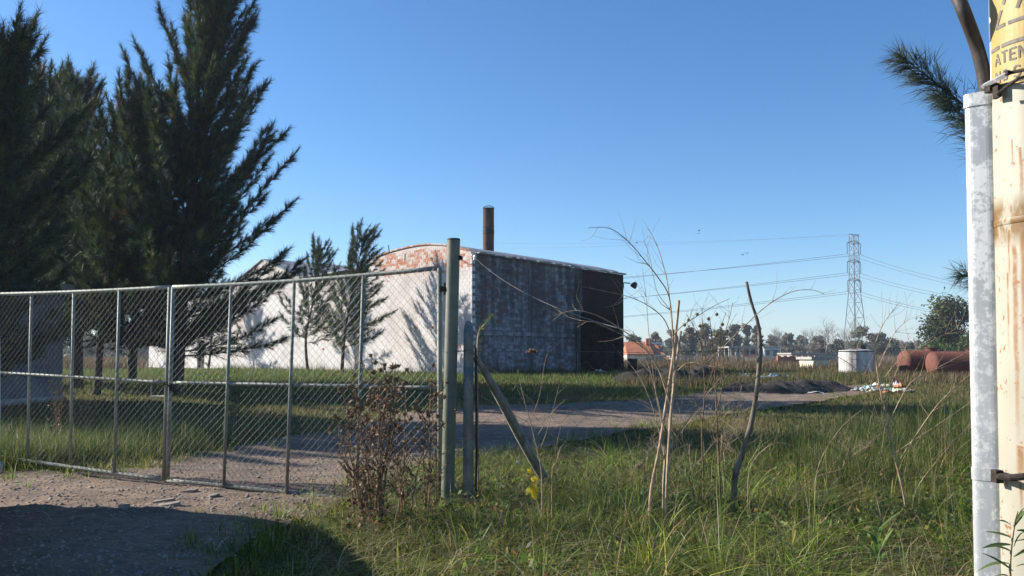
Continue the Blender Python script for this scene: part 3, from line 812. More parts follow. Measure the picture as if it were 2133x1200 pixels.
pts = [q0.lerp(q1, t) + sx * .012 * math.sin(t * 7) for t in np.linspace(0, 1, 9)]
for p0, p1 in zip(pts, pts[1:]): pass
mb.tube(pts, [.030, .040, .046, .05, .052, .05, .052, .05, .05], 7)
tag(mb.build('timber_brace', 'old_wood'), 'slanting split timber brace propped against the square fence post', 'brace')
rp = P(991, 724, 7.86); mb = MB(); mb.tube([rp, Vector((rp.x + .01, 7.86, .6)), Vector((rp.x - .005, 7.86, -.1))], .011, 6)
tag(mb.build('iron_rod', 'metal_dark'), 'thin rusty iron rod standing tight against the square fence post', 'rod')
# collapsed wire fence to the utility pole
fen = thing('wire_fence', 'sagging chain-link fence of thin rusty wire between post and utility pole', 'fence', (2.0, 7.5, 0))
def fence_pt(s, z): return Vector((-.38 + 5.6 * s, 7.9 - .9 * s, z))
mb = MB()
mb.tube([fence_pt(s, 1.545 + .03 * s - .10 * math.sin(math.pi * min(1, s * 1.6)) * .15 + .004 * math.sin(s * 40)) for s in np.linspace(-.05, 1, 40)], .0028, 4)
mb.tube([P(928, 735, 7.9), P(960, 731, 7.88), P(985, 729, 7.88)], .0028, 4)
mb.build('top_wire', 'wire', fen)
mb = MB(); mb.tube([P(989, 748, 7.9), P(1040, 778, 7.85), P(1075, 800, 7.8), P(1120, 850, 7.8)], .0035, 4); mb.tube([P(992, 820, 7.9), P(1100, 880, 7.7), P(1250, 960, 7.6)], .0025, 4); mb.build('loose_wire', 'cane', fen)
mb = MB()
def fm(i, j):
    s, z = i / 62, .08 + j * .088
    fall = .55 * sstep(.12, .5, s) * (1 - .5 * math.sin(s * 9)) * (.35 if .23 < s < .33 else 1)
    z *= max(.25, 1 - fall * .75)
    q = fence_pt(s, z); q.y += .10 * mnoise.noise((s * 9, z * 2, 1)) ; q.x += .05 * mnoise.noise((s * 7, z * 3, 5)); return q
for c_ in range(62):
    mb.tube([fm(c_ + ((k + c_) % 2), k) for k in range(17)], .0019, 3, False)
mb.build('wire_mesh', 'rusty_wire', fen)
rg = P(1110, 731, 7.6); mb = MB()
rr = random.Random(3)
for i in range(9):
    c_ = rg + Vector((rr.uniform(-.05, .05), rr.uniform(-.02, .02), rr.uniform(-.02, .012))); mb.lathe(c_, [(.004, -.018), (rr.uniform(.012, .022), -.006), (rr.uniform(.008, .018), .006), (.003, .016)], 6, Matrix.Rotation(rr.uniform(0, 3), 3, 'Y'))
tag(mb.build('rag', 'rag'), 'small dark knotted rag caught on the top fence wire', 'rag')
# crooked stick used as a fence stake
def stick(name, px, d0, d1, r0, r1, mat, n=22, knots=.0, seed=0):
    pts = [P(x, y, d0 + (d1 - d0) * i / (len(px) - 1)) for i, (x, y) in enumerate(px)]
    g = pts[0].copy(); g.z = hgt(g.x, g.y) - .05
    pts = spline([g] + pts if pts[0].z > g.z + .02 else pts, n); rr = random.Random(seed)
    rad = [(r0 + (r1 - r0) * i / (n - 1)) * (1 + knots * rr.uniform(-1, 1)) for i in range(n)]
    mb = MB(); mb.tube(pts, rad, 8); return mb.build(name, mat, smooth=True)
tag(stick('crooked_stake', [(1530, 1000), (1548, 940), (1565, 880), (1578, 800), (1583, 720), (1578, 670), (1565, 630), (1555, 587)], 7.3, 7.3, .030, .012, 'stick', 26, .14, 2), 'crooked bare stick standing upright as a fence stake', 'stake')
tag(stick('dry_cane', [(1355, 1032), (1374, 930), (1389, 830), (1404, 730), (1414, 626)], 7.1, 7.3, .014, .012, 'cane', 18, .07, 3), 'tall pale dry cane with a blunt cut top', 'cane')
tag(stick('dry_cane', [(1388, 1032), (1395, 900), (1405, 790), (1418, 690)], 7.0, 7.2, .011, .0115, 'cane', 16, .08, 4), 'shorter pale dry cane crossing in front of the tall one', 'cane')

# ================================================================== GATEHOUSE
gd = 21.6
ga, gb = Vector((-14.15, gd, 0)), Vector((-18.2, gd + .5, 0))
gh = thing('gatehouse', 'small flat-roofed rendered gatehouse in shade behind the gate', 'building', (ga.x, gd, 0))
dl = (gb - ga); dl.z = 0; Lg = dl.length; dl.normalize(); dn = Vector((dl.y, -dl.x, 0)); dn = dn if dn.y > 0 else -dn
cz = hgt(ga.x, gd); c0 = Vector((ga.x, gd, cz - .1)) + dl * (Lg / 2) + dn * 2.0
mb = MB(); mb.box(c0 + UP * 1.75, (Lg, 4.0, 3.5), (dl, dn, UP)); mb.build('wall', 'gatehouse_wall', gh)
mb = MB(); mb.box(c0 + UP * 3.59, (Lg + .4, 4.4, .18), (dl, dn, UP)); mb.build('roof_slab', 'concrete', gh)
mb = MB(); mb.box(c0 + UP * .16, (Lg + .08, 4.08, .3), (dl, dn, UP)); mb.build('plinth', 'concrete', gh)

# ================================================================== PARKED VAN
hd = Vector((-.42, .91, 0)).normalized(); rt_ = Vector((hd.y, -hd.x, 0))
vp = Vector((-5.10, 8.42, 0))                      # front corner nearest the drive
van = thing('parked_van', 'white high-roofed van at the picture edge, only its rounded front corner showing', 'van', tuple(vp))
prof = [(0.10, .42), (0.0, .50), (0.0, .95), (.05, 1.25), (.16, 1.70), (.34, 1.86), (.7, 1.93), (4.2, 1.94), (4.35, 1.8), (4.38, .5), (4.3, .42)]
def vpt(a, w, z): return vp - hd * a - rt_ * w + UP * z
mb = MB(); vs = []
secs = [(0.0, .90), (.05, .965), (.14, 1.0), (1.76, 1.0), (1.85, .965), (1.9, .90)]
for w_, k in secs:
    for a_, z_ in prof: vs.append(vpt(2.44 + (a_ - 2.44) * (1 - (1 - k) * .35), w_, 1.2 + (z_ - 1.2) * (1 - (1 - k) * .5)))
n = len(prof); fs = [(i * n + k, i * n + (k + 1) % n, (i + 1) * n + (k + 1) % n, (i + 1) * n + k) for i in range(len(secs) - 1) for k in range(n)]
fs += [tuple(range(n)), tuple(reversed(range((len(secs) - 1) * n, len(secs) * n)))]
mb.add(vs, fs); mb.build('body', 'white_paint', van, smooth=False)
mb = MB(); mb.add([vpt(-.02, w_, 0) + UP * z_ + hd * -dz for w_, z_, dz in ((.2, 1.35, .06), (1.7, 1.35, .06), (1.65, 1.8, .2), (.25, 1.8, .2))], [(0, 1, 2, 3)]); mb.build('windscreen', 'glass_dark', van)
for a_, b_ in ((.7, 1.6), (1.9, 3.1), (3.3, 4.1)):
    mb = MB(); mb.box(vpt((a_ + b_) / 2, -.004, 1.5), (b_ - a_, .02, .45), (hd, rt_, UP)); mb.build('side_window', 'glass_dark', van)
mb = MB(); mb.tube(spline([vpt(.5, .02, .42), vpt(.08, .05, .42), vpt(-.0, .25, .42), vpt(-.02, .95, .42), vpt(-.0, 1.65, .42), vpt(.08, 1.85, .42), vpt(.5, 1.88, .42)], 24), .075, 10); mb.build('bumper', 'concrete', van, smooth=True)
for w_ in (.35, 1.55):
    mb = MB(); mb.lathe(vpt(.0, w_, .85), [(.02, 0), (.1, .01), (.1, .04), (.02, .06)], 14, (hd.to_track_quat('Z', 'Y')).to_matrix()); mb.build('headlight', 'porcelain', van)
for a_ in (.85, 3.5):
    for w_ in (.12, 1.78):
        ax = rt_.to_track_quat('Z', 'Y').to_matrix()
        mb = MB(); mb.lathe(vpt(a_, w_, .33), [(.2, -.1), (.31, -.1), (.34, -.06), (.34, .06), (.31, .1), (.2, .1)], 22, ax); wh = mb.build('wheel', 'rubber', van)
        mb = MB(); mb.lathe(vpt(a_, w_, .33), [(.03, -.105), (.19, -.09), (.19, .09), (.03, .105)], 16, ax); mb.build('rim', 'wire', wh)
# ================================================================== CASUARINA TREES
NEEDLE_COLS = [(0.026, 0.046, 0.026), (0.044, 0.074, 0.030), (0.074, 0.108, 0.038), (0.125, 0.145, 0.048), (0.042, 0.068, 0.062), (0.10, 0.066, 0.036)]
def casuarina(label, base, height, lean, radius, crown0, nbr, per_m, seed, group, trunk_r, rise=48, wind=(.35, 0, .1), nl=.37, nw=.016, power=.8, tw_len=.56, per_twig=15, bare=.08, cols_w=(2.4, 3, 2.4, 1.0, 2.2, .35), bend=None):
    rr = random.Random(seed); base = Vector(base)
    root = thing('casuarina_tree', label, 'tree', tuple(base), group)
    tip = base + Vector((lean[0], lean[1], height))
    ctrl = [base - UP * .1, base.lerp(tip, .3) + Vector((rr.uniform(-.1, .1) + (bend or 0), rr.uniform(-.1, .1), 0)) - Vector((lean[0], lean[1], 0)) * .12, base.lerp(tip, .65) - Vector((lean[0], lean[1], 0)) * .12, tip]
    tr = spline(ctrl, 24)
    mb = MB(); mb.tube(tr, [trunk_r * (1.25 if i == 0 else 1) * (1 - i / 23) ** .8 + .012 for i in range(24)], 8); mb.build('trunk', 'bark', root, smooth=True)
    wood = MB(); TO, TD, TL = [], [], []
    windv = Vector(wind)
    for i in range(nbr):
        t = crown0 + (.985 - crown0) * ((i + rr.random()) / nbr) ** 1.05
        k = min(22, int(t * 23)); p0 = tr[k].lerp(tr[k + 1], t * 23 - k)
        f = (t - crown0) / (1 - crown0)
        L = radius * ((1 - f) ** power) * rr.uniform(.62, 1.15) * (.75 + .25 * min(1, f * 5)) + .35 + .75 * f * rr.uniform(.3, 1.1)
        az = i * 2.39996 + rr.uniform(-.5, .5)
        el = R(rise - 44 + 62 * f ** .65 + rr.uniform(-12, 12)); slim = 1.0 - .58 * f
        d = Vector((math.cos(az) * math.cos(el), math.sin(az) * math.cos(el), math.sin(el)))
        pts = [p0]; n = 7
        for j in range(n):
            d = (d + UP * .075 + windv * .07 + Vector((rr.uniform(-1, 1), rr.uniform(-1, 1), rr.uniform(-1, 1))) * .07).normalized()
            pts.append(pts[-1] + d * (L / n))
        wood.tube(pts, [max(.006, trunk_r * .22 * (L / (radius + .3)) * (1 - j / n) + .004) for j in range(n + 1)], 4, False)
        nt_ = max(4, int(L * per_m))
        for j in range(nt_):
            s = bare + (1 - bare) * (j + rr.random()) / nt_
            q = s * n; a_ = min(n - 1, int(q)); c_ = pts[a_].lerp(pts[a_ + 1], q - a_); bd = (pts[a_ + 1] - pts[a_]).normalized()
            side = Vector((rr.gauss(0, 1), rr.gauss(0, 1), rr.gauss(0, 1))); side = (side - bd * side.dot(bd)).normalized()
            td = (bd * rr.uniform(.7, 1.5) + side * rr.uniform(.3, .95) + windv * .25 + UP * .1).normalized()
            TO.append(c_); TD.append(td); TL.append(tw_len * slim * (1.12 - .80 * s) * rr.uniform(.6, 1.25) * (.6 + .4 * min(1, L / 2)))
        for j in range(3): TO.append(pts[-1] - d * .1 * j); TD.append((d + UP * .1 + windv * .15).normalized()); TL.append(tw_len * (.75 - .1 * j))
    # leader plume
    for j in range(16):
        q = tr[21 + j % 3]; TO.append(q); TD.append((UP * 1.6 + windv * .8 + Vector((rr.gauss(0, .3), rr.gauss(0, .3), 0))).normalized()); TL.append(tw_len * rr.uniform(.4, .8))
    wood.build('branches', 'bark', root)
    TO, TD, TL = np.array([tuple(q) for q in TO]), np.array([tuple(q) for q in TD]), np.array(TL)
    N = len(TO); ii = np.repeat(np.arange(N), per_twig)
    U = RNG.random(len(ii))
    O = TO[ii] + TD[ii] * (TL[ii] * U)[:, None]
    D = TD[ii] * 1.0 + RNG.normal(0, .44, (len(ii), 3)); D[:, 2] += .05; D /= np.linalg.norm(D, axis=1)[:, None]
    tc = palette(N, NEEDLE_COLS, cols_w, .15)
    C = tc[ii] * (1 + RNG.normal(0, .15, (len(ii), 1)))
    Ln = nl * RNG.uniform(.55, 1.2, len(ii)) * (1 - .25 * U)
    V, F, C = needles(O, D, Ln, np.full(len(ii), nw), np.clip(C, .004, .5))
    build('crown', V, F, 'needle', root, col=C)
    return root
def gb_(px, d): q = P(px, 742, d); return (q.x, d, hgt(q.x, d))
def tipz(py, d): return P(0, py, d).z
def lean_to(bx, tx, d): return P(tx, 742, d).x - P(bx, 742, d).x
ct = 'casuarinas inside the gate'
casuarina('tallest casuarina with a thick trunk behind the meeting bars of the gate', gb_(366, 28), tipz(-14, 28) - 1.0, (lean_to(366, 442, 28), 0), 4.7, .14, 165, 12, 11, ct, .26, rise=46, per_twig=38, nw=.0165, power=.55)
casuarina('casuarina with a dark straight trunk next to the gatehouse corner', gb_(160, 30), tipz(84, 30) - 2.3, (lean_to(160, 138, 30), .3), 3.5, .18, 100, 11, 12, ct, .24, per_twig=32, nw=.017, power=.75)
casuarina('casuarina with a thin leaning trunk next to the tallest one', gb_(203, 27.5), tipz(110, 27.5) - 2.2, (lean_to(203, 272, 27.5), 0), 3.2, .20, 96, 11, 13, ct, .12, per_twig=32, nw=.016, power=.75)
casuarina('casuarina rising in front of the gatehouse, cut by the picture edge', gb_(-92, 20.3), tipz(-5, 20.3) - 2.0, (lean_to(-92, -8, 20.3), .2), 3.5, .13, 150, 12, 14, ct, .22, per_twig=36, nw=.015, power=.6)
casuarina('casuarina out of the picture beside the gatehouse, known by its shadow on the track', (-16.4, 18.6, hgt(-16.4, 18.6)), 12.5, (.5, 0), 4.6, .10, 140, 11, 16, ct, .22, per_twig=28, nw=.028, power=.55)
casuarina('casuarina out of the picture farther past the gatehouse, known by its shadow on the grass', (-20.5, 22.0, hgt(-20.5, 22.0)), 13.0, (.5, 0), 4.8, .10, 130, 11, 18, ct, .22, per_twig=26, nw=.030, power=.55)
casuarina('broad dark casuarina low behind the other trunks inside the gate', gb_(60, 34), tipz(250, 34), (.6, 0), 5.6, .16, 130, 11, 15, ct, .22, per_twig=28, nw=.028, power=.5)
casuarina('casuarina standing deep between the tallest one and the leaning trunk', gb_(275, 36), tipz(300, 36), (.4, 0), 5.0, .18, 110, 11, 17, ct, .20, per_twig=26, nw=.028, power=.5)
sy = 'young casuarinas along the factory front'
casuarina('young casuarina with a straight trunk before the curved gable', gb_(712, 47.2), tipz(456, 47.2) - 1.7, (lean_to(712, 755, 47.2), 0), 2.7, .24, 54, 10, 21, sy, .10, rise=42, wind=(1.1, 0, .0), per_twig=23, nw=.024, power=.9, cols_w=(2, 3, 3, 1.2, 2, .2))
casuarina('young casuarina with a bowed trunk before the white wall', gb_(642, 53.5), tipz(496, 53.5) - 1.5, (lean_to(642, 664, 53.5), 0), 2.5, .28, 44, 9, 22, sy, .09, rise=46, wind=(.7, 0, .1), per_twig=24, nw=.026, bend=-.35, power=.8, cols_w=(2, 3, 3, 1.2, 2, .2))
casuarina('slender young casuarina beside the dark factory door', gb_(434, 64), 5.8, (.4, 0), 2.6, .42, 40, 9, 23, sy, .09, rise=40, wind=(.3, 0, 0), per_twig=16, nw=.03, cols_w=(2, 3, 3, 1.2, 2, .2))
# tree behind the utility pole: two plumes reach into the picture
rt2 = thing('casuarina_tree', 'casuarina behind the utility pole, two plumes showing beside the galvanised cover', 'tree', (4.75, 6.3, hgt(4.75, 6.3)))
tr = spline([Vector((4.75, 6.3, 0)), Vector((4.7, 6.3, 2)), Vector((4.8, 6.35, 4)), Vector((4.85, 6.4, 6.2))], 16)
mb = MB(); mb.tube(tr, [.09 * (1 - i / 17) + .01 for i in range(16)], 8); mb.build('trunk', 'bark', rt2, smooth=True)
wood = MB(); parts = []
def plume(path, n_tw, tl, nl_, nw_, spread=.9):
    pts = spline(path, 14); wood.tube(pts, [.012 * (1 - i / 15) + .002 for i in range(14)], 5, False)
    O, D, C = [], [], []
    for j in range(n_tw):
        s = (j + random.random()) / n_tw; q = s * 13; a_ = min(12, int(q)); c_ = pts[a_].lerp(pts[a_ + 1], q - a_); bd = (pts[a_ + 1] - pts[a_]).normalized()
        side = Vector((random.gauss(0, 1), random.gauss(0, 1), random.gauss(0, 1))); side = (side - bd * side.dot(bd)).normalized()
        td = (bd * random.uniform(.6, 1.2) + side * spread * random.uniform(.5, 1) - UP * .12).normalized(); L = tl * (1.15 - .75 * s) * random.uniform(.6, 1.2)
        wood.tube([c_, c_ + td * L * .8], [.0022, .0012], 3, False)
        cc = palette(1, [(0.045, 0.075, 0.05), (0.075, 0.105, 0.07), (0.11, 0.13, 0.09), (0.16, 0.17, 0.12)], (2, 3, 2, .8))[0]
        for k in range(13):
            O.append(c_ + td * L * random.random()); dd = (td + Vector((random.gauss(0, .38), random.gauss(0, .38), random.gauss(0, .38) - .1))).normalized(); D.append(dd); C.append(cc)
    n = len(O)
    parts.append(needles(np.array([tuple(q) for q in O]), np.array([tuple(q) for q in D]), nl_ * RNG.uniform(.6, 1.2, n), np.full(n, nw_), np.array(C)))
pd = 6.0
plume([tr[6], P(2150, 380, 6.2), P(2040, 250, pd), P(1965, 185, pd), P(1920, 150, pd), P(1880, 120, pd)], 190, .24, .15, .0042)
plume([tr[7], P(2150, 420, 6.1), P(2060, 320, pd), P(2000, 240, pd), P(1965, 200, pd)], 120, .24, .15, .0042)
plume([tr[5], P(2180, 640, 6.2), P(2080, 600, 6.0), P(2030, 580, 6.0), P(2000, 572, 6.0)], 60, .18, .12, .0042)
plume([tr[9], Vector((4.4, 6.3, 4.6)), Vector((4.25, 6.2, 5.2))], 110, .25, .15, .005)
plume([tr[11], Vector((5.3, 6.3, 5.2)), Vector((5.6, 6.2, 6.0))], 110, .25, .15, .005)
plume([tr[9], tr[12], tr[15], tr[15] + Vector((.1, 0, .5))], 160, .3, .16, .005)
for k in range(16):
    i = 4 + k * 11 // 16; a = random.uniform(-1.75, 1.75); L = random.uniform(.7, 1.2) * (1.15 - .05 * i); d_ = Vector((math.cos(a), math.sin(a), .35)).normalized(); q = tr[i]
    plume([q, q + d_ * L * .5, q + d_ * L + UP * (.25 * L)], 90, .22, .15, .005)
wood.build('branches', 'bark', rt2); V, F, C = merge(parts); build('crown', V, F, 'needle', rt2, col=C)

# ================================================================== FAR THINGS
def leafy_tree(name, label, base, h, r, cols, wts, seed, group, nleaf=1500, leaf=.35, trunk_h=.3, bark='bark', clumps=16, squash=1.0, mb_only=False):
    rr = np.random.default_rng(seed); base = Vector(base); root = thing(name, label, 'tree', tuple(base), group)
    cl = []
    for i in range(clumps):
        a = rr.uniform(0, 6.28); q = rr.uniform(0, 1) ** .6; zz = rr.uniform(trunk_h, .93)
        wid = max(.35, math.sin(math.pi * min(1, max(.12, (zz - trunk_h * .3) / (1.05 - trunk_h * .3)))) ** .6)
        cl.append((base.x + math.cos(a) * r * q * wid * .75, base.y + math.sin(a) * r * q * wid * .75, base.z + h * zz, r * rr.uniform(.22, .42)))
    cl.append((base.x, base.y, base.z + h * .9, r * .3))
    mb = MB(); mb.tube(spline([base - UP * .2, base + UP * (h * .4) + Vector((rr.uniform(-.2, .2), 0, 0)), base + UP * h * .85], 8), [.035 * h * (1 - i / 9) + .02 for i in range(8)], 6)
    for c_ in cl[:10]:
        st = base + UP * (h * max(.15, trunk_h * .8)); mb.tube([st, st.lerp(Vector(c_[:3]), .5) + UP * .1, Vector(c_[:3])], [.012 * h, .008 * h, .004 * h], 4, False)
    mb.build('trunk', bark, root)
    cl = np.array(cl); k = rr.integers(0, len(cl), nleaf)
    v = rr.normal(size=(nleaf, 3)); v /= np.linalg.norm(v, axis=1)[:, None]; v *= (rr.random(nleaf) ** .45)[:, None]
    O = cl[k, :3] + v * cl[k, 3:4] * np.array([1.15, 1.15, .85 * squash]) * rr.lognormal(0, .22, (nleaf, 1))
    cc = palette(len(cl), cols, wts, .2)[k]
    V, F, C = leaves(O, leaf * rr.uniform(.6, 1.3, nleaf), np.clip(cc * (1 + rr.normal(0, .15, (nleaf, 1))), .004, .6))
    build('crown', V, F, 'leaf', root, col=C)
    return root
def bare_tree(label, base, h, spread, seed, group, r0=.2, lvl=5, cat='tree', name='bare_tree', mat='pale_bark', nchild=3):
    rr = random.Random(seed); base = Vector(base); root = thing(name, label, cat, tuple(base), group)
    mbT, mbB = MB(), MB()
    def grow(p, d, L, r, k, mb):
        n = 4; pts = [p]
        for j in range(n):
            d = (d + Vector((rr.uniform(-1, 1), rr.uniform(-1, 1), rr.uniform(-.5, 1))) * .14).normalized(); pts.append(pts[-1] + d * (L / n))
        mb.tube(pts, [r * (1 - .4 * j / n) for j in range(n + 1)], 4 if k > 1 else 6, False)
        if k >= lvl: return
        for c_ in range(nchild + (1 if k > 1 else 0)):
            s = Vector((rr.gauss(0, 1), rr.gauss(0, 1), rr.gauss(0, .4))).normalized()
            t = rr.choice([2, 3, 4, 4]); grow(pts[t], (d * 1.0 + s * spread).normalized(), L * rr.uniform(.55, .82), r * .52, k + 1, mbB)
    grow(base - UP * .1, UP, h * .36, r0, 1, mbT)
    mbT.build('trunk', mat, root); mbB.build('branches', mat, root)
    return root
FARCOL = [(0.085, 0.095, 0.065), (0.11, 0.12, 0.08), (0.14, 0.14, 0.095), (0.18, 0.17, 0.125)]  # far foliage greyed and lightened, haze put into the colour
far = [  # px, top py, depth, half width px, words
    (1318, 690, 210, 16, 'low dark tree behind the orange-roofed house'), (1365, 683, 215, 14, 'small round tree over the orange roof'), (1402, 676, 220, 14, 'dark tree just past the orange roof'),
    (1437, 668, 175, 20, 'bushy grey-green tree behind the tall cane'), (1470, 662, 190, 20, 'tree standing behind the dry seeding stems'), (1502, 676, 180, 18, 'lower tree between the seeding stems and the crooked stake'),
    (1530, 664, 200, 15, 'upright tree over the unfinished building'), (1556, 660, 205, 13, 'tree above the brick upper floor, behind the stake'), (1578, 664, 210, 12, 'tree behind the top storey wall'),
    (1612, 690, 230, 14, 'round tree above the bluish white house'), (1640, 684, 220, 13, 'tree past the bluish white house'), (1668, 690, 230, 16, 'hazy low tree left of the bare elm'),
    (1706, 694, 200, 15, 'low tree at the foot of the bare elm'), (1745, 702, 190, 15, 'low tree between the bare elms'), (1790, 672, 180, 26, 'dark broad tree at the foot of the pylon'),
    (1826, 686, 175, 22, 'dark tree just past the pylon foot'), (1858, 700, 185, 18, 'low tree over the white tank'), (1890, 712, 190, 16, 'low tree between the white tank and the red tanks')]
for i, (px, py, d, hw, lb) in enumerate(far):
    b = gb_(px, d); h = (tipz(py, d) - b[2]) * .86; r = hw * d / FPX * 1.2
    leafy_tree('distant_tree', lb, b, h, r, FARCOL, (2, 3, 3, 2), 100 + i, 'trees along the horizon', 2400, .40, .10, clumps=30)
bigt = leafy_tree('bushy_tree', 'large dense bushy tree behind the red rusty tanks', gb_(1982, 92), tipz(622, 92) - .4, 3.7, [(0.035, 0.052, 0.022), (0.055, 0.075, 0.030), (0.085, 0.10, 0.045), (0.14, 0.15, 0.075)], (3, 3, 2, 1), 150, 'trees along the horizon', 6500, .20, .12, clumps=34)
leafy_tree('bushy_tree', 'low bright green shrubby tree in front of the large bushy one', gb_(1950, 80), 2.3, 2.6, [(0.06, 0.10, 0.025), (0.09, 0.13, 0.04)], (1, 1), 151, 'trees along the horizon', 1800, .16, .05)
leafy_tree('bushy_tree', 'low shrubby tree behind the second red tank', gb_(2040, 84), 3.0, 2.6, [(0.06, 0.10, 0.025), (0.09, 0.12, 0.04)], (1, 1), 152, 'trees along the horizon', 1600, .18, .05)
for i, (px, py, d, sp_, lb) in enumerate([(1722, 668, 150, .75, 'tall spreading bare elm left of the pylon'), (1683, 684, 160, .6, 'slim bare tree left of the spreading elm'), (1766, 672, 165, .6, 'bare tree against the pylon legs'),
        (1627, 690, 170, .55, 'small pale bare tree beside the bluish house'), (1905, 706, 150, .5, 'thin bare tree left of the large bushy tree'), (1880, 712, 160, .45, 'pale bare sapling between pylon and bushy tree')]):
    b = gb_(px, d); bare_tree(lb, b, (tipz(py, d) - b[2]) * 1.12, sp_, 60 + i, 'bare trees along the horizon', .16, 6)
# trees and scrub seen under the casuarinas at the far end of the yard
left_far = [(115, 690, 150, 24, 'grey tree seen just past the gatehouse corner'), (190, 700, 170, 26, 'hazy tree seen between the dark trunk and the leaning trunk'), (232, 706, 180, 24, 'hazy tree seen past the leaning trunk'), (278, 700, 170, 18, 'small tree seen beside the far end of the white wall'), (300, 708, 180, 14, 'low tree touching the far end of the white wall')]
for i, (px, py, d, hw, lb) in enumerate(left_far):
    b = gb_(px, d); leafy_tree('distant_tree', lb, b, tipz(py, d) - b[2], hw * d / FPX * 1.3, FARCOL, (2, 3, 3, 2), 170 + i, 'trees along the horizon', 1200, .4, .12)
bare_tree('bare young tree beside the far end of the white factory wall', gb_(288, 78), 4.6, .6, 88, 'bare trees along the horizon', .07, 5)
# a far wood closes the horizon
V, F, C = [], [], []
N = 26000; xx = RNG.uniform(-560, 620, N); yy = RNG.uniform(420, 520, N)
top_h = np.array([8.5 + 3.2 * mnoise.noise((x * .02, 0, 1)) + 2.2 * mnoise.noise((x * .09, 0, 5)) for x in xx])
zz = RNG.random(N) ** .8 * np.maximum(top_h, 2.5)
V, F, C = leaves(np.stack([xx, yy, zz + .3], 1), RNG.uniform(.8, 1.9, N), palette(N, FARCOL, (2, 3, 2, 2), .2))
N2 = 30000; xx = RNG.uniform(-190, 200, N2); yy = RNG.uniform(205, 285, N2)
th2 = np.array([3.6 + 1.6 * mnoise.noise((x * .03, 2, 1)) + 1.6 * mnoise.noise((x * .12, 4, 5)) + 1.0 * mnoise.noise((x * .4, 4, 5)) for x in xx])
v2 = leaves(np.stack([xx, yy, RNG.random(N2) ** .8 * np.maximum(th2, 1.5) + .3], 1), RNG.uniform(.3, .75, N2), palette(N2, [(0.075, 0.075, 0.045), (0.11, 0.095, 0.065), (0.15, 0.125, 0.095), (0.07, 0.08, 0.04)], (2, 2, 2, 2), .2))
V, F, C = merge([(V, F, C), v2])
tag(build('distant_woods', V, F, 'leaf', col=C), 'hazy band of far woodland along the horizon', 'woodland', kind='stuff')

# houses
def box_house(name, label, px0, px1, py_top, d, depth, wall, storey_windows=(), rot=0.0, roof='flat', pbot=None):
    a, b = P(px0, 742, d), P(px1, 742, d); z0 = hgt((a.x + b.x) / 2, d) - .1; zt = P(px0, py_top, d).z
    cx = (a.x + b.x) / 2; W = b.x - a.x
    root = thing(name, label, 'house', (cx, d, z0))
    mb = MB(); mb.box((cx, d + depth / 2, (z0 + zt) / 2), (W, depth, zt - z0)); mb.build('wall', wall, root)
    for (wx, wz, ww, wh_) in storey_windows:
        q = Vector((cx + wx * W / 2, d - .03, zt - wz)); mb = MB(); mb.box(q, (ww + .16, .1, wh_ + .16)); w_ = mb.build('window', 'concrete', root)
        mb = MB(); mb.box(q - Vector((0, .045, 0)), (ww, .03, wh_)); mb.build('pane', 'glass_dark', w_)
    if roof == 'flat':
        mb = MB(); mb.box((cx, d + depth / 2, zt + .1), (W + .4, depth + .4, .2)); mb.build('roof_slab', 'concrete', root)
    return root, cx, W, zt, z0
# orange tiled house
hd_ = 118
root, cx, W, zt, z0 = box_house('tiled_house', 'low cream house with an orange tiled roof right of the factory', 1306, 1388, 739, hd_, 7, 'cream_wall', ((-.7, 1.0, .9, .9), (.1, 1.0, .8, 1.0), (.6, 1.0, .8, .9)), roof='none')
zr = P(0, 712, hd_).z
mb = MB()
def roof_pts(x0, x1, xr0, xr1, ze, zr_, y0, y1):
    ym = (y0 + y1) / 2; return [(x0, y0, ze), (x1, y0, ze), (x1, y1, ze), (x0, y1, ze), (xr0, ym, zr_), (xr1, ym, zr_)]
mb.add(roof_pts(cx - W * .52, cx + W * .2, cx - W * .42, cx + W * .12, zt, zr, hd_ - .5, hd_ + 7.5), [(0, 1, 5, 4), (1, 2, 5), (2, 3, 4, 5), (3, 0, 4), (3, 2, 1, 0)])
rf = mb.build('roof', 'tile_roof', root)
mb = MB(); xr = cx + W * .2
mb.add(roof_pts(xr - .1, cx + W * .56, xr - .05, cx + W * .34, zt - .7, zr - .35, hd_ - .9, hd_ + 7), [(0, 1, 5, 4), (1, 2, 5), (2, 3, 4, 5), (3, 0, 4), (3, 2, 1, 0)]); mb.build('porch_roof', 'tile_roof', root)
mb = MB()
for i in range(26):
    x = cx - W * .5 + i * (W * .68) / 26; mb.tube([(x, hd_ - .5, zt + .05), (x * .96 + (cx - W * .15) * .04, hd_ + 3.4, zr + .03)], .07, 4, False)
mb.build('tile_courses', 'tile_roof', rf)
mb = MB(); mb.box((cx + W * .1, hd_ + 2, zr + .05), (.7, .7, .9)); mb.build('chimney', 'red_brick', rf)
mb = MB(); mb.box((cx + W * .32, hd_ + 5.5, zr - .1), (2.6, .9, .25)); mb.build('ridge_vent', 'pale_wall', rf)
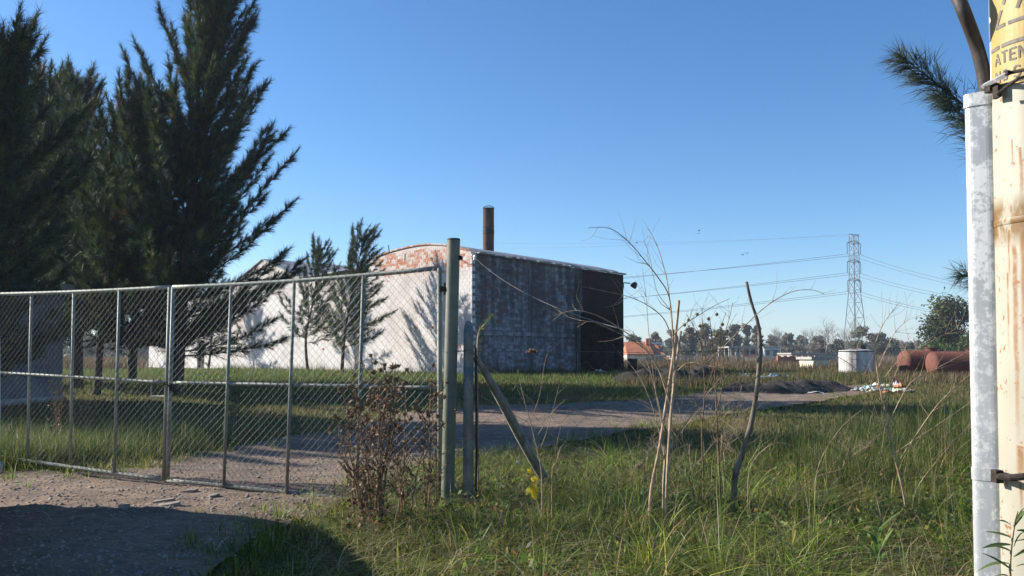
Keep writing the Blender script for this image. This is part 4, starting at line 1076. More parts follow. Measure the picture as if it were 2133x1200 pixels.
# unfinished concrete frame with a brick upper floor
d = 150; a, b = P(1518, 742, d), P(1592, 742, d); zt = P(0, 723, d).z; z0 = hgt(a.x, d)
root = thing('unfinished_building', 'unfinished concrete frame building with a red brick upper floor', 'building', ((a.x + b.x) / 2, d, z0))
mb = MB(); mb.box(((a.x + b.x) / 2, d + 4, zt), (b.x - a.x, 8, .25)); mb.build('roof_slab', 'concrete', root)
for i in range(6):
    for j in (0, 7.6):
        mb = MB(); x = a.x + .2 + i * (b.x - a.x - .4) / 5; mb.box((x, d + .2 + j, (zt + z0) / 2 - .14), (.32, .32, zt - z0 - .02)); mb.build('column', 'concrete', root)
mb = MB(); x0 = P(1550, 742, d).x; mb.box(((x0 + b.x) / 2, d + .25, (zt + z0) / 2 + .1), (b.x - x0, .2, zt - z0 - .5)); wl_ = mb.build('brick_infill', 'red_brick', root)
for k in (.25, .5, .75):
    mb = MB(); mb.box((x0 + (b.x - x0) * k, d + .13, zt - .9), (.8, .08, .7)); mb.build('dark_window_panel', 'black_void', root)  # solid dark panels stand for the shade inside open windows
mb = MB(); q = P(1529, 716, d + 2); mb.lathe((q.x, d + 2, zt + .12), [(.45, 0), (.5, .1), (.5, .9), (.3, 1.1), (.1, 1.15)], 12); mb.build('water_tank', 'metal_dark', root)
box_house('white_house', 'bluish white two-storey house beside the unfinished building', 1592, 1624, 725, 149, 7, 'blue_wall', ((-.55, .9, .7, .9), (.45, .9, .7, .9), (.5, 2.2, .8, .4)))
box_house('cream_shed', 'small cream block shed left of the white tank', 1694, 1726, 749, 62, 3, 'cream_wall', ())
d = 95; a, b = P(1622, 742, d), P(1700, 742, d)
mb = MB(); mb.box(((a.x + b.x) / 2, d, hgt(a.x, d) + .45), (b.x - a.x, .2, 1.1))
for i in range(7): mb.box((a.x + i * (b.x - a.x) / 6, d, hgt(a.x, d) + .5), (.35, .32, 1.25))
tag(mb.build('brick_boundary_wall', 'red_brick'), 'long low red brick boundary wall beyond the field', 'wall')
box_house('grey_house', 'low grey flat-roofed house behind the cream shed', 1650, 1742, 738, 120, 6, 'concrete', ((-.5, .8, .9, .6), (.3, .8, .9, .6)))
box_house('low_house', 'low pale house just right of the orange-roofed house', 1398, 1446, 744, 126, 5, 'pale_wall', ((-.4, .7, .7, .6), (.4, .7, .7, .6)))
# white upright tank, shaded on one half
d = 48; c_ = P(1783, 742, d); r_ = (P(1817, 742, d).x - P(1749, 742, d).x) / 2; zt = P(0, 731, d).z; z0 = hgt(c_.x, d) - .3
tk = thing('storage_tank', 'white upright cylindrical tank streaked with dirt in the field', 'tank', (c_.x, d, z0))
m, nt = nodes_of('streaked_white_plate'); p = pos_of(nt)
st = noise_n(nt, scaled(nt, p, (1, 1, .18)), 3.0, 5, .65)
finish(nt, mixc(nt, ramp(nt, st, [(.47, 0.0), (.66, .75)]), (0.52, 0.52, 0.51), (0.14, 0.11, 0.09)), .6, noise_n(nt, p, 10, 4), .2, .01)
M['tank_white'] = m
mb = MB(); mb.lathe((c_.x, d, z0), [(r_ * 1.0, 0), (r_ * 1.0, (zt - z0) * .5), (r_ * 1.015, (zt - z0) * .51), (r_ * 1.0, (zt - z0) * .52), (r_, zt - z0), (r_ * .97, zt - z0 + .04), (r_ * .3, zt - z0 + .12)], 32); mb.build('shell', 'tank_white', tk)
mb = MB(); mb.tube([(c_.x + r_ * 1.02 * math.cos(a), d + r_ * 1.02 * math.sin(a), zt - .02) for a in np.linspace(0, 2 * math.pi, 33)], .03, 5, False); mb.build('rim', 'metal_dark', tk)
mb = MB(); mb.lathe((c_.x + .3, d, zt + .05), [(.25, 0), (.25, .22), (.1, .3)], 12); mb.build('manhole', 'metal_dark', tk)
mb = MB()
for k in (-.16, .16): mb.tube([(c_.x - r_ * .45 + k, d - r_ * .93, z0), (c_.x - r_ * .45 + k, d - r_ * .93, zt)], .02, 4)
for k in range(6): mb.tube([(c_.x - r_ * .45 - .16, d - r_ * .93, z0 + .3 + k * .3), (c_.x - r_ * .45 + .16, d - r_ * .93, z0 + .3 + k * .3)], .014, 4)
mb.build('ladder', 'metal_dark', tk)
# two red rusty lying tanks
def lying_tank(label, px0, px1, pyt, d, tilt):
    a, b = P(px0, 742, d), P(px1, 742, d); zt = P(0, pyt, d).z; z0 = hgt(a.x, d); r_ = (zt - z0) / 2 - .02
    ctr = Vector(((a.x + b.x) / 2, d, zt - r_)); L = (b.x - a.x); ax = Vector((math.cos(tilt), math.sin(tilt), 0)); mat = ax.to_track_quat('Z', 'Y').to_matrix()
    root = thing('lying_tank', label, 'tank', (ctr.x, d, z0), 'red tanks lying in the field')
    mb = MB(); mb.lathe(ctr, [(.05, -L / 2 - .2), (r_ * .6, -L / 2 - .17), (r_ * .9, -L / 2 - .09), (r_, -L / 2 + .03), (r_, -.02), (r_ * 1.012, -.01), (r_ * 1.012, .03), (r_, .04), (r_, L / 2 - .05), (r_ * .85, L / 2 + .1), (r_ * .5, L / 2 + .22), (.05, L / 2 + .28)], 30, mat); mb.build('shell', 'rust_red', root, smooth=True)
    mb = MB(); mb.lathe(ctr + UP * (r_ - .05), [(.32, 0), (.32, .16), (.38, .17), (.38, .22), (.1, .24)], 14); mb.build('manhole', 'rust_red', root)
    for k in (-.32, .32):
        mb = MB(); mb.box(ctr + ax * (L * k) - UP * (r_ - .12), (.35, r_ * 1.3, .5)); mb.build('saddle', 'concrete', root)
lying_tank('red rusty tank lying nearer the white tank, with a domed end', 1880, 2000, 730, 48, R(7))
lying_tank('red rusty tank lying behind the galvanised cover', 1940, 2110, 732, 46.0, R(3))
# barrel by the black doorway
q = G(1318, 778); q = P(1318, 778, 52); mb = MB()
mb.lathe((q.x, 52, hgt(q.x, 52)), [(.30, 0), (.31, .02), (.30, .28), (.32, .3), (.30, .32), (.30, .58), (.32, .6), (.30, .62), (.31, .88), (.28, .9)], 18)
tag(mb.build('oil_drum', 'black_void'), 'black oil drum standing past the sooty end of the factory', 'drum')

# ================================================================== PYLON AND LINES
pdp = 250; pc = P(1782, 742, pdp); pz0 = hgt(pc.x, pdp) - .2
def pzp(py): return P(0, py, pdp).z
pyl = thing('lattice_pylon', 'tall steel lattice pylon carrying three tiers of power lines', 'pylon', (pc.x, pdp, pz0))
rotp = Matrix.Rotation(R(25), 3, 'Z')
levels = [(pz0, 2.5), (pzp(700), 2.15), (pzp(662), 1.75), (pzp(630), 1.4), (pzp(604), 1.12), (pzp(585), 1.02), (pzp(565), 1.0), (pzp(546), .98), (pzp(527), .95), (pzp(508), .92), (pzp(491), .9)]
def pcorner(i, k):
    z_, w_ = levels[i]; a = ((-1, -1), (1, -1), (1, 1), (-1, 1))[k]; v = rotp @ Vector((a[0] * w_, a[1] * w_, 0)); return Vector((pc.x, pdp, z_)) + v
for k in range(4):
    mb = MB(); mb.tube([pcorner(i, k) for i in range(len(levels))], .11, 4); mb.build('leg', 'pylon_steel', pyl)
mb = MB()
for i in range(len(levels) - 1):
    for k in range(4):
        k2 = (k + 1) % 4
        mb.tube([pcorner(i, k), pcorner(i + 1, k2)], .055, 3); mb.tube([pcorner(i, k2), pcorner(i + 1, k)], .055, 3); mb.tube([pcorner(i + 1, k), pcorner(i + 1, k2)], .055, 3)
mb.build('lattice', 'pylon_steel', pyl)
arm_dir = rotp @ Vector((1, 0, 0)); tiers = [507, 546, 585]; ATT = []
for py in tiers:
    for sgn in (-1, 1):
        z_ = pzp(py); ce = Vector((pc.x, pdp, z_)); e = ce + arm_dir * (sgn * 2.7) ; mb = MB()
        mb.tube([ce + UP * .9, e], .10, 4); mb.tube([ce, e], .10, 4); mb.tube([ce + UP * .45, ce.lerp(e, .6) + UP * .3, e], .07, 3); mb.build('cross_arm', 'pylon_steel', pyl)
        mb = MB(); lo = e - UP * 3.3; mb.tube([e, lo], .075, 5)
        for q in range(9): mb.lathe(e.lerp(lo, (q + 1) / 10), [(.05, -.08), (.16, 0), (.05, .08)], 6)
        mb.build('insulator_string', 'metal_dark', pyl); ATT.append((sgn, py, lo))
mb = MB(); q = Vector((pc.x, pdp, pzp(489))); mb.tube([q - arm_dir * 2.2, q + arm_dir * 2.2], .13, 4); mb.build('peak_bar', 'pylon_steel', pyl)
# conductors: far spans to the left, nearer steeper spans to the right
lines_l = {507: (1270, 557, 1268, 559), 546: (1290, 602, 1290, 605), 585: (1290, 643, 1290, 647)}
tier_w = {507: 'top', 546: 'middle', 585: 'bottom'}
def cable(a, b, sag, r, label, n=40):
    mb = MB(); mb.tube([a.lerp(b, t) - UP * (sag * 4 * t * (1 - t)) for t in np.linspace(0, 1, n)], r, 4, False)
    tag(mb.build('power_cable', 'cable'), label, 'power cable', 'cables of the power line')
for sgn, py, lo in ATT:
    x0, y0, x1, y1 = lines_l[py]
    tgt = P(x0, y0 if sgn < 0 else y1, 250)
    far_end = lo + (tgt - lo) * 2.2; far_end.y += 60 if sgn < 0 else 40
    cable(lo, far_end, 1.5, .055, f"{tier_w[py]} tier power cable running from the pylon towards the factory, {'front' if sgn < 0 else 'rear'} strand")
    ry = {507: (570, 578), 546: (600, 607), 585: (638, 642)}[py][0 if sgn > 0 else 1]
    tgt = P(1995, ry, 210); far_end = lo + (tgt - lo) * 2.0
    cable(lo, far_end, 2.2, .05, f"{tier_w[py]} tier power cable descending from the pylon behind the utility pole, {'front' if sgn > 0 else 'rear'} strand")
q = Vector((pc.x, pdp, pzp(489)))
for sgn in (-1, 1):
    cable(q + arm_dir * (2.2 * sgn), P(1000, 512, 320) + UP * sgn, 1.0, .022, f"thin {'front' if sgn < 0 else 'rear'} earth wire from the pylon peak towards the factory roof")
# birds
def bird(px, py, d, rz, flap, label):
    q = P(px, py, d); root = thing('bird', label, 'bird', tuple(q), 'birds over the field')
    mb = MB(); mb.tube([q + Vector((-.17, 0, -.01)), q + Vector((-.08, 0, 0)), q + Vector((.05, 0, .01)), q + Vector((.15, 0, .015)), q + Vector((.2, 0, .0))], [.012, .045, .055, .03, .006], 6); mb.build('body', 'feather', root)
    for s in (-1, 1):
        mb = MB(); vs = [(.08, 0, .02), (-.07, 0, .02), (-.08, s * .2, .02 + flap), (.05, s * .22, .02 + flap), (-.1, s * .42, .02 + flap * .6)]
        vs = [q + Vector(v) for v in vs] + [q + Vector(v) - UP * .012 for v in vs]
        mb.add(vs, [(0, 1, 2, 3), (3, 2, 4), (8, 7, 6, 5), (9, 7, 8), (0, 3, 8, 5), (3, 4, 9, 8), (4, 2, 7, 9), (2, 1, 6, 7)]); mb.build('wing', 'feather', root)
    root.rotation_euler = (0, 0, rz)
    return root
bird(1456, 481, 130, .6, .12, 'dark bird flying highest, above its close companion'); bird(1455, 487, 128, 1.2, .05, 'dark bird flying just under the highest one')
bird(1547, 531, 125, .4, .10, 'dark bird over the top power cable, trailing its mate'); bird(1556, 528, 128, .9, .14, 'dark bird over the top power cable, leading its mate'); bird(1326, 506, 120, .3, .08, 'lone dark bird near the tips of the bare sapling')
# ================================================================== UTILITY POLE
PD = 2.55
pr_ = .155; pcx = P(2068, 742, PD).x + pr_ + .032
m, nt = nodes_of('cream_pole_paint'); p = pos_of(nt)
sx = nd(nt, 'ShaderNodeSeparateXYZ'); nt.links.new(p, sx.inputs[0])
n1 = noise_n(nt, p, 3, 4); n2 = noise_n(nt, scaled(nt, p, (1, 1, .10)), 22, 5, .6, .6); n3 = noise_n(nt, p, 60, 4, .7)
col = ramp(nt, n1, [(.3, (0.335, 0.315, 0.25)), (.7, (0.40, 0.38, 0.31))])
sub = nd(nt, 'ShaderNodeVectorMath', {1: (pcx, PD, 0)}, operation='SUBTRACT'); nt.links.new(p, sub.inputs[0]); sp_ = nd(nt, 'ShaderNodeSeparateXYZ'); nt.links.new(sub.outputs[0], sp_.inputs[0])
ang = math_n(nt, 'ARCTAN2', math_n(nt, 'MULTIPLY', sp_.outputs[0], -1.0), math_n(nt, 'MULTIPLY', sp_.outputs[1], -1.0))
ang = math_n(nt, 'ADD', ang, math_n(nt, 'MULTIPLY', math_n(nt, 'SUBTRACT', noise_n(nt, scaled(nt, p, (1, 1, .5)), 16, 3), .5), .10))
rust = None
def th_px(px): return R(121) - math.acos(max(-1, min(1, 1 - (px - 2068) / 104)))
for px, y0, y1, w_ in ((2106, 500, 960, .050), (2097, 470, 590, .022), (2121, 470, 760, .06), (2110, 930, 1010, .085), (2094, 560, 740, .022), (2106, 280, 345, .022), (2120, 300, 420, .03), (2108, 985, 1080, .03)):
    zt_, zb_2 = P(px, y0, PD - .1).z, P(px, y1, PD - .1).z
    fall = ramp(nt, math_n(nt, 'DIVIDE', math_n(nt, 'SUBTRACT', sx.outputs[2], zb_2), zt_ - zb_2), [(0.0, 0.0), (.35, .7), (.97, 1.0), (1.0, 0.0)])
    k = math_n(nt, 'MULTIPLY', ramp(nt, math_n(nt, 'ABSOLUTE', math_n(nt, 'SUBTRACT', ang, th_px(px))), [(w_ * .45, 1.0), (w_ * 1.35, 0.0)]), fall)
    rust = k if rust is None else math_n(nt, 'MAXIMUM', rust, k)
rust = math_n(nt, 'MULTIPLY', rust, ramp(nt, noise_n(nt, p, 26, 5, .7), [(.30, .25), (.52, 1.0)]))
col = mixc(nt, rust, col, mixc(nt, noise_n(nt, p, 12, 3), (0.34, 0.15, 0.04), (0.15, 0.08, 0.035)))
ringz = P(2100, 452, PD - .1).z
ring = math_n(nt, 'MULTIPLY', ramp(nt, math_n(nt, 'ABSOLUTE', math_n(nt, 'SUBTRACT', sx.outputs[2], ringz)), [(.035, 1.0), (.085, 0.0)]), ramp(nt, noise_n(nt, scaled(nt, p, (1, 1, .4)), 20, 4, .7), [(.34, .25), (.50, 1.0)]))
col = mixc(nt, ring, col, (0.17, 0.095, 0.03))
chip = math_n(nt, 'MULTIPLY', ramp(nt, noise_n(nt, p, 34, 3, .6), [(.63, 0.0), (.66, 1.0)]), .9)
col = mixc(nt, chip, col, (0.27, 0.13, 0.05))
finish(nt, col, .5, math_n(nt, 'ADD', n3, rust), .2, .003)
M['pole_paint'] = m
m, nt = nodes_of('galvanised_sheet'); p = pos_of(nt)
n1 = noise_n(nt, scaled(nt, p, (1, 1, .6)), 14, 5, .65); n2 = noise_n(nt, p, 60, 4, .7); n3 = noise_n(nt, p, 2.2, 3)
col = ramp(nt, n3, [(.35, (0.34, 0.355, 0.37)), (.65, (0.47, 0.48, 0.49))])
blot = ramp(nt, math_n(nt, 'ADD', math_n(nt, 'MULTIPLY', n1, .6), math_n(nt, 'MULTIPLY', n2, .4)), [(.48, 0.0), (.56, 1.0)])
col = mixc(nt, blot, col, (0.66, 0.66, 0.65))
finish(nt, col, .45, n2, .12, .002, .25)
M['galvanised'] = m
M['sign_yellow'] = pm('sign_yellow', (0.37, 0.255, 0.08), (0.44, 0.325, 0.12), 9, .5, .1)
M['sign_ink'] = pm('faded_stencil_ink', (0.13, 0.11, 0.10), (0.22, 0.19, 0.165), 60, .7, .1)
pole = thing('utility_pole', 'cream steel utility pole streaked with rust at the picture edge', 'pole', (pcx, PD, 0))
mb = MB(); mb.lathe((pcx, PD, 0), [(pr_ * 1.02, -.2), (pr_ * 1.01, 1.2), (pr_, 2.0), (pr_ * .97, 4.5), (pr_ * .9, 8.0)], 64); mb.build('shaft', 'pole_paint', pole, smooth=True)
mb = MB(); mb.lathe((pcx, PD, ringz), [(pr_ * 1.0, -.012), (pr_ * 1.012, -.008), (pr_ * 1.012, .008), (pr_ * 1.0, .012)], 64); mb.build('weld_ring', 'pole_paint', pole, smooth=True)
def on_pole(th, z, r=0.0):
    """th measured from the side facing the camera, positive towards the sky side"""
    return Vector((pcx - (pr_ + r) * math.sin(th), PD - (pr_ + r) * math.cos(th), z))
# curved yellow warning plate
zs0 = P(2075, 186, PD).z - .005
sg = thing('warning_sign', 'yellow curved warning plate with faded stencil lettering round the pole', 'sign', tuple(on_pole(.6, zs0, .004)))
th_l, th_r = R(100), R(-50); mb = MB(); n = 30; zz1 = zs0 + .62; vs = []
for i in range(n + 1):
    th = th_l + (th_r - th_l) * i / n
    for r, z_ in ((.0045, zs0), (.0045, zz1), (.0025, zz1), (.0025, zs0)): vs.append(on_pole(th, z_, r))
fs = [(i * 4 + k, i * 4 + (k + 1) % 4, i * 4 + 4 + (k + 1) % 4, i * 4 + 4 + k) for i in range(n) for k in range(4)] + [(3, 2, 1, 0), (n * 4, n * 4 + 1, n * 4 + 2, n * 4 + 3)]
mb.add(vs, fs); mb.build('plate', 'sign_yellow', sg)
mb = MB(); mb.tube([on_pole(th_l + .02, zs0 - .0, .002), on_pole(th_l + .02, zz1, .002)], .0042, 6); mb.build('painted_sunlit_edge', 'white_paint', sg)  # white strip stands for the sunlit edge of the pole
def stroke(mb, a, b, w_):
    """stencil bar on the plate; coordinates are metres (arc length from the left edge, height)"""
    a, b = Vector((a[0], a[1], 0)), Vector((b[0], b[1], 0)); d = (b - a).normalized(); s = Vector((-d.y, d.x, 0)) * (w_ / 2); n = max(1, int((b - a).length / .012)); vs, fs = [], []
    for i in range(n + 1):
        q = a.lerp(b, i / n)
        for v in (q - s, q + s): vs.append(on_pole(th_l - v.x / pr_, zs0 + v.y, .0062))
    fs = [(i * 2, i * 2 + 1, i * 2 + 3, i * 2 + 2) for i in range(n)]; mb.add(vs, fs)
LET = {'A': [((0, 0), (.32, .62)), ((.38, .75), (.5, 1)), ((.5, 1), (1, 0)), ((.3, .35), (.7, .35))], 'T': [((0, .96), (1, .96)), ((.5, .84), (.5, 0))], 'E': [((.1, 0), (.1, 1)), ((.26, .96), (1, .96)), ((.26, .52), (.8, .52)), ((.26, .04), (1, .04))],
       'N': [((.08, 0), (.08, 1)), ((.08, 1), (.92, 0)), ((.92, 0), (.92, 1))], 'O': [((.15, .25), (.15, .75)), ((.15, .75), (.4, .97)), ((.6, .97), (.85, .75)), ((.85, .75), (.85, .25)), ((.85, .25), (.6, .03)), ((.4, .03), (.15, .25))],
       'S': [((.9, .85), (.5, .97)), ((.5, .97), (.12, .78)), ((.12, .78), (.2, .55)), ((.2, .55), (.8, .45)), ((.8, .45), (.9, .2)), ((.9, .2), (.5, .03)), ((.5, .03), (.1, .15))]}
mb = MB()
def word(t, x, y, w_, h, gap, sw):
    for ch_ in t:
        for a, b in LET.get(ch_, []): stroke(mb, (x + a[0] * w_, y + a[1] * h), (x + b[0] * w_, y + b[1] * h), sw)
        x += w_ + gap
word('ATEN', .027, .074, .021, .036, .0065, .0058)
word('NO', .027, .018, .021, .036, .0075, .0055); word('S', .092, .018, .023, .036, .007, .0055)
stroke(mb, (.006, .008), (.045, .008), .007); stroke(mb, (.055, .008), (.22, .008), .007)
stroke(mb, (.004, .128), (.046, .128), .012); stroke(mb, (.055, .128), (.22, .128), .012)
# warning triangle with a bolt, above the lettering
stroke(mb, (.034, .190), (.070, .190), .011); stroke(mb, (.080, .190), (.20, .190), .011)
stroke(mb, (.034, .186), (.058, .238), .009); stroke(mb, (.064, .252), (.112, .36), .010); stroke(mb, (.205, .186), (.122, .36), .010)
stroke(mb, (.118, .345), (.100, .285), .012); stroke(mb, (.100, .285), (.128, .275), .010); stroke(mb, (.128, .275), (.108, .225), .010)
mb.build('stencil_lettering', 'sign_ink', sg)
# galvanised cable cover with its flat cap
limb = Vector((-.857, .515, 0)); cr = .043
cc_ = Vector((pcx, PD, 0)) + limb * (pr_ + .026); ccx, ccy = cc_.x, cc_.y; ztop = P(2042, 206, ccy).z
cov = thing('cable_cover', 'mottled galvanised steel cable cover strapped to the utility pole', 'cable cover', (ccx, ccy, 0))
fn = Vector((-.62, -.785, 0)).normalized(); fs_ = Vector((-fn.y, fn.x, 0))
def cover_prof(k):
    pts = []
    for i in range(36):
        a = 2 * math.pi * i / 36; c, s = math.cos(a), math.sin(a)
        q = cc_ + fs_ * (cr * k * (abs(c) ** .5) * (1 if c > 0 else -1)) + fn * (cr * k * .9 * (abs(s) ** .5) * (1 if s > 0 else -1)); pts.append((q.x, q.y))
    return pts
def ring_mesh(k, z0_, z1_, cap=True):
    pf = cover_prof(k); n = len(pf); mb = MB(); mb.add([(x, y, z_) for z_ in (z0_, z1_) for x, y in pf], [(i, (i + 1) % n, n + (i + 1) % n, n + i) for i in range(n)] + ([tuple(range(n, 2 * n)), tuple(reversed(range(n)))] if cap else [])); return mb
ring_mesh(1.0, -.2, ztop - .02).build('channel', 'galvanised', cov)
ring_mesh(1.08, ztop - .03, ztop + .012).build('cap', 'galvanised', cov)
# lower strap with its bolt
zb = P(2050, 986, ccy).z; st_ = ring_mesh(1.05, zb - .019, zb + .019).build('strap', 'galvanised', cov)
mb = MB(); q = P(2077, 992, PD - .0); mb.box(q, (.022, .03, .038)); mb.build('clamp_lug', 'metal_dark', st_)
mb = MB(); mb.tube([q + Vector((.0, -.01, 0)), P(2110, 995, PD - .13), P(2160, 990, PD - .17), P(2240, 980, PD - .17)], .0105, 10); mb.build('clamp_bolt', 'metal_dark', st_)
# upper clamp: bright strip, dark bracket
qa, qb = P(2048, 180, PD + .03), P(2100, 153, PD - .12)
mb = MB(); d = (qb - qa).normalized(); sy_ = Vector((0, -1, 0)); mb.box((qa + qb) / 2, ((qb - qa).length, .012, .011), (d, (sy_ - d * sy_.dot(d)).normalized(), d.cross(sy_).normalized())); up_ = mb.build('upper_clamp', 'galvanised', cov)
mb = MB(); q = P(2066, 184, PD + .0); mb.box(q, (.030, .03, .024)); mb.box(P(2077, 192, PD - .03), (.012, .03, .036)); mb.build('bracket', 'metal_dark', up_)
mb = MB(); mb.tube([P(2078, 196, PD - .06), P(2098, 180, PD - .11), P(2120, 164, PD - .15), P(2160, 152, PD - .18)], .0052, 8); mb.build('bracket_rod', 'metal_dark', up_)
mb = MB(); mb.tube([P(2098, 153, PD - .12), P(2140, 144, PD - .17), P(2200, 142, PD - .19)], .0055, 8); mb.lathe(P(2099, 152, PD - .13), [(.008, -.006), (.008, .006)], 6); mb.build('clamp_screw', 'metal_dark', up_)
# black service cable dropping into the cover
mb = MB(); mb.tube(spline([P(1955, -120, 2.7), P(1988, -25, 2.62), P(2006, 20, 2.58), P(2033, 92, 2.62), P(2048, 150, 2.63), P(2052, 190, 2.635), P(2052, 230, 2.635)], 30), .0205, 14)
tag(mb.build('service_cable', 'black_cable', smooth=True), 'thick black cable curving down into the galvanised cover', 'cable')

# ================================================================== BARE SAPLINGS AND DRY STEMS
def traced(name, label, lines, d, mat, seed, group=None, twigs=.6, r_scale=1.0, cat='shrub', dots=()):
    rr = random.Random(seed); p0 = P(*lines[0][0][0], d); root = thing(name, label, cat, (p0.x, d, hgt(p0.x, d)), group); mbs, mbt = MB(), MB()
    for li, (px, r0, r1) in enumerate(lines):
        dd = rr.uniform(-.35, .35) if li else 0
        pts = [P(x, y, d + dd * i / max(1, len(px) - 1)) for i, (x, y) in enumerate(px)]
        if li == 0:
            g = pts[0].copy(); g.z = hgt(g.x, g.y) - .04
            if g.z < pts[0].z: pts = [g] + pts
        n = 6 * len(px); sp = spline(pts, n)
        (mbs if li == 0 else mbt).tube(sp, [(r0 + (r1 - r0) * i / (n - 1)) * r_scale for i in range(n)], 6, False)
        for k in range(int(twigs * len(px) * 1.6)):
            i = rr.randrange(n // 4, n - 1); q = sp[i]; dr = (sp[i + 1] - sp[i]).normalized(); s = Vector((rr.gauss(0, 1), rr.gauss(0, .6), rr.gauss(.5, .8))).normalized()
            t = (dr * .8 + s * .8).normalized(); L = rr.uniform(.08, .32); e1 = q + t * L * .5; e2 = e1 + (t + Vector((rr.gauss(0, .25), 0, .2))).normalized() * L * .5
            mbt.tube([q, e1, e2], [r1 * r_scale * .8 + .0005, r1 * .6 * r_scale, .0008], 4, False)
    mbs.build('stem', mat, root, smooth=True); mbt.build('twigs', mat, root, smooth=True)
    for x, y in dots:
        q = P(x, y, d + rr.uniform(-.1, .1)); mb = MB(); mb.lathe(q, [(.003, -.016), (.013, -.008), (.016, .002), (.009, .012), (.002, .017)], 6); mb.build('seed_head', 'thistle', root)
    return root
traced('bare_sapling', 'bare arching sapling spreading over the black doorway and the sky', [
    ([(1382, 1010), (1390, 920), (1398, 840), (1404, 770), (1402, 700), (1396, 640)], .011, .006),
    ([(1402, 700), (1394, 620), (1372, 580), (1345, 545), (1320, 515), (1290, 487), (1262, 474), (1225, 475)], .006, .0022),
    ([(1398, 850), (1370, 765), (1340, 720), (1300, 690), (1250, 660), (1200, 647), (1153, 658)], .007, .0026),
    ([(1396, 815), (1350, 735), (1310, 705), (1280, 690), (1240, 672), (1205, 668)], .006, .0022),
    ([(1404, 720), (1385, 668), (1355, 640), (1320, 622), (1285, 612), (1213, 597)], .005, .0018),
    ([(1404, 830), (1440, 790), (1480, 750), (1545, 685), (1600, 635), (1650, 608), (1690, 604), (1716, 612)], .006, .0018),
    ([(1400, 680), (1392, 600), (1381, 550), (1366, 505), (1348, 474)], .005, .002),
    ([(1404, 780), (1430, 758), (1460, 758), (1500, 772), (1545, 802), (1600, 838)], .006, .0018),
    ([(1386, 960), (1366, 870), (1340, 800), (1308, 752)], .005, .002), ([(1384, 960), (1378, 870), (1350, 760), (1318, 690)], .004, .002), ([(1392, 940), (1430, 880), (1470, 825), (1500, 788)], .005, .002),
    ([(1402, 700), (1420, 680), (1450, 660), (1490, 636), (1520, 622)], .005, .0018), ([(1396, 645), (1370, 610), (1360, 570), (1352, 530), (1340, 500)], .003, .0012), ([(1385, 900), (1368, 830), (1352, 700), (1346, 620), (1338, 560)], .004, .0014)], 7.15, 'twig', 31, twigs=.9)
traced('dry_weed_stem', 'thin dry branching weed with dark seed heads between cane and stake', [
    ([(1500, 1010), (1494, 900), (1490, 800), (1484, 720), (1478, 660)], .009, .003), ([(1492, 860), (1508, 780), (1500, 700), (1512, 650)], .005, .002), ([(1490, 800), (1468, 740), (1450, 690), (1430, 655)], .005, .002), ([(1488, 780), (1505, 710), (1520, 660), (1526, 630)], .004, .0015), ([(1486, 740), (1466, 690), (1462, 640)], .004, .0015)],
    7.5, 'thistle', 32, twigs=1.6, dots=((1434, 667), (1452, 655), (1476, 664), (1458, 679), (1505, 676), (1492, 698), (1493, 655), (1426, 677), (1515, 690)))
traced('dry_weed_stem', 'slim dry weed stem close behind the tall pale cane', [([(1465, 990), (1462, 900), (1468, 810), (1462, 740), (1455, 690)], .008, .003), ([(1463, 880), (1440, 800), (1436, 740)], .004, .002), ([(1466, 830), (1485, 770), (1490, 720)], .004, .002)], 7.9, 'thistle', 33, twigs=1.4)
traced('bare_sapling', 'pale bare sapling before the white tank and the red tanks', [
    ([(1885, 1045), (1860, 935), (1840, 845), (1828, 775), (1822, 715)], .010, .005),
    ([(1822, 720), (1835, 685), (1850, 660), (1875, 628)], .004, .0016), ([(1833, 800), (1868, 755), (1900, 735), (1950, 705), (2005, 680)], .004, .0015), ([(1850, 885), (1895, 800), (1950, 768), (2025, 728)], .004, .0018),
    ([(1842, 850), (1800, 790), (1765, 755), (1720, 735), (1660, 728)], .004, .0015), ([(1852, 895), (1800, 845), (1740, 815), (1675, 805)], .004, .0016), ([(1828, 770), (1860, 700), (1890, 668), (1925, 655)], .003, .0014), ([(1876, 955), (1940, 860), (1980, 815), (2030, 772)], .005, .002),
    ([(1845, 860), (1830, 800), (1790, 750), (1772, 712)], .003, .0013), ([(1838, 840), (1865, 780), (1880, 740), (1895, 700)], .003, .0013), ([(1870, 925), (1830, 870), (1810, 800), (1790, 770)], .003, .0013), ([(1862, 945), (1990, 860), (2030, 830)], .004, .0016)], 7.0, 'cane', 34, twigs=1.1)
traced('bare_sapling', 'small bare twiggy sapling just past the timber brace', [([(1128, 985), (1110, 900), (1090, 825), (1078, 770)], .007, .002), ([(1105, 880), (1125, 820), (1132, 770), (1140, 735)], .003, .0013), ([(1112, 920), (1150, 860), (1178, 832)], .003, .0013), ([(1120, 950), (1145, 880), (1165, 800)], .003, .0013), ([(1095, 845), (1078, 810), (1070, 790)], .003, .0012)], 7.3, 'twig', 35, twigs=.5)
traced('dry_weed_stem', 'broken dry straw bent over beside the timber brace', [([(1150, 990), (1160, 960), (1172, 928), (1200, 938), (1225, 946)], .004, .003), ([(1160, 990), (1158, 940), (1170, 880)], .003, .001)], 7.1, 'cane', 36, twigs=.2)
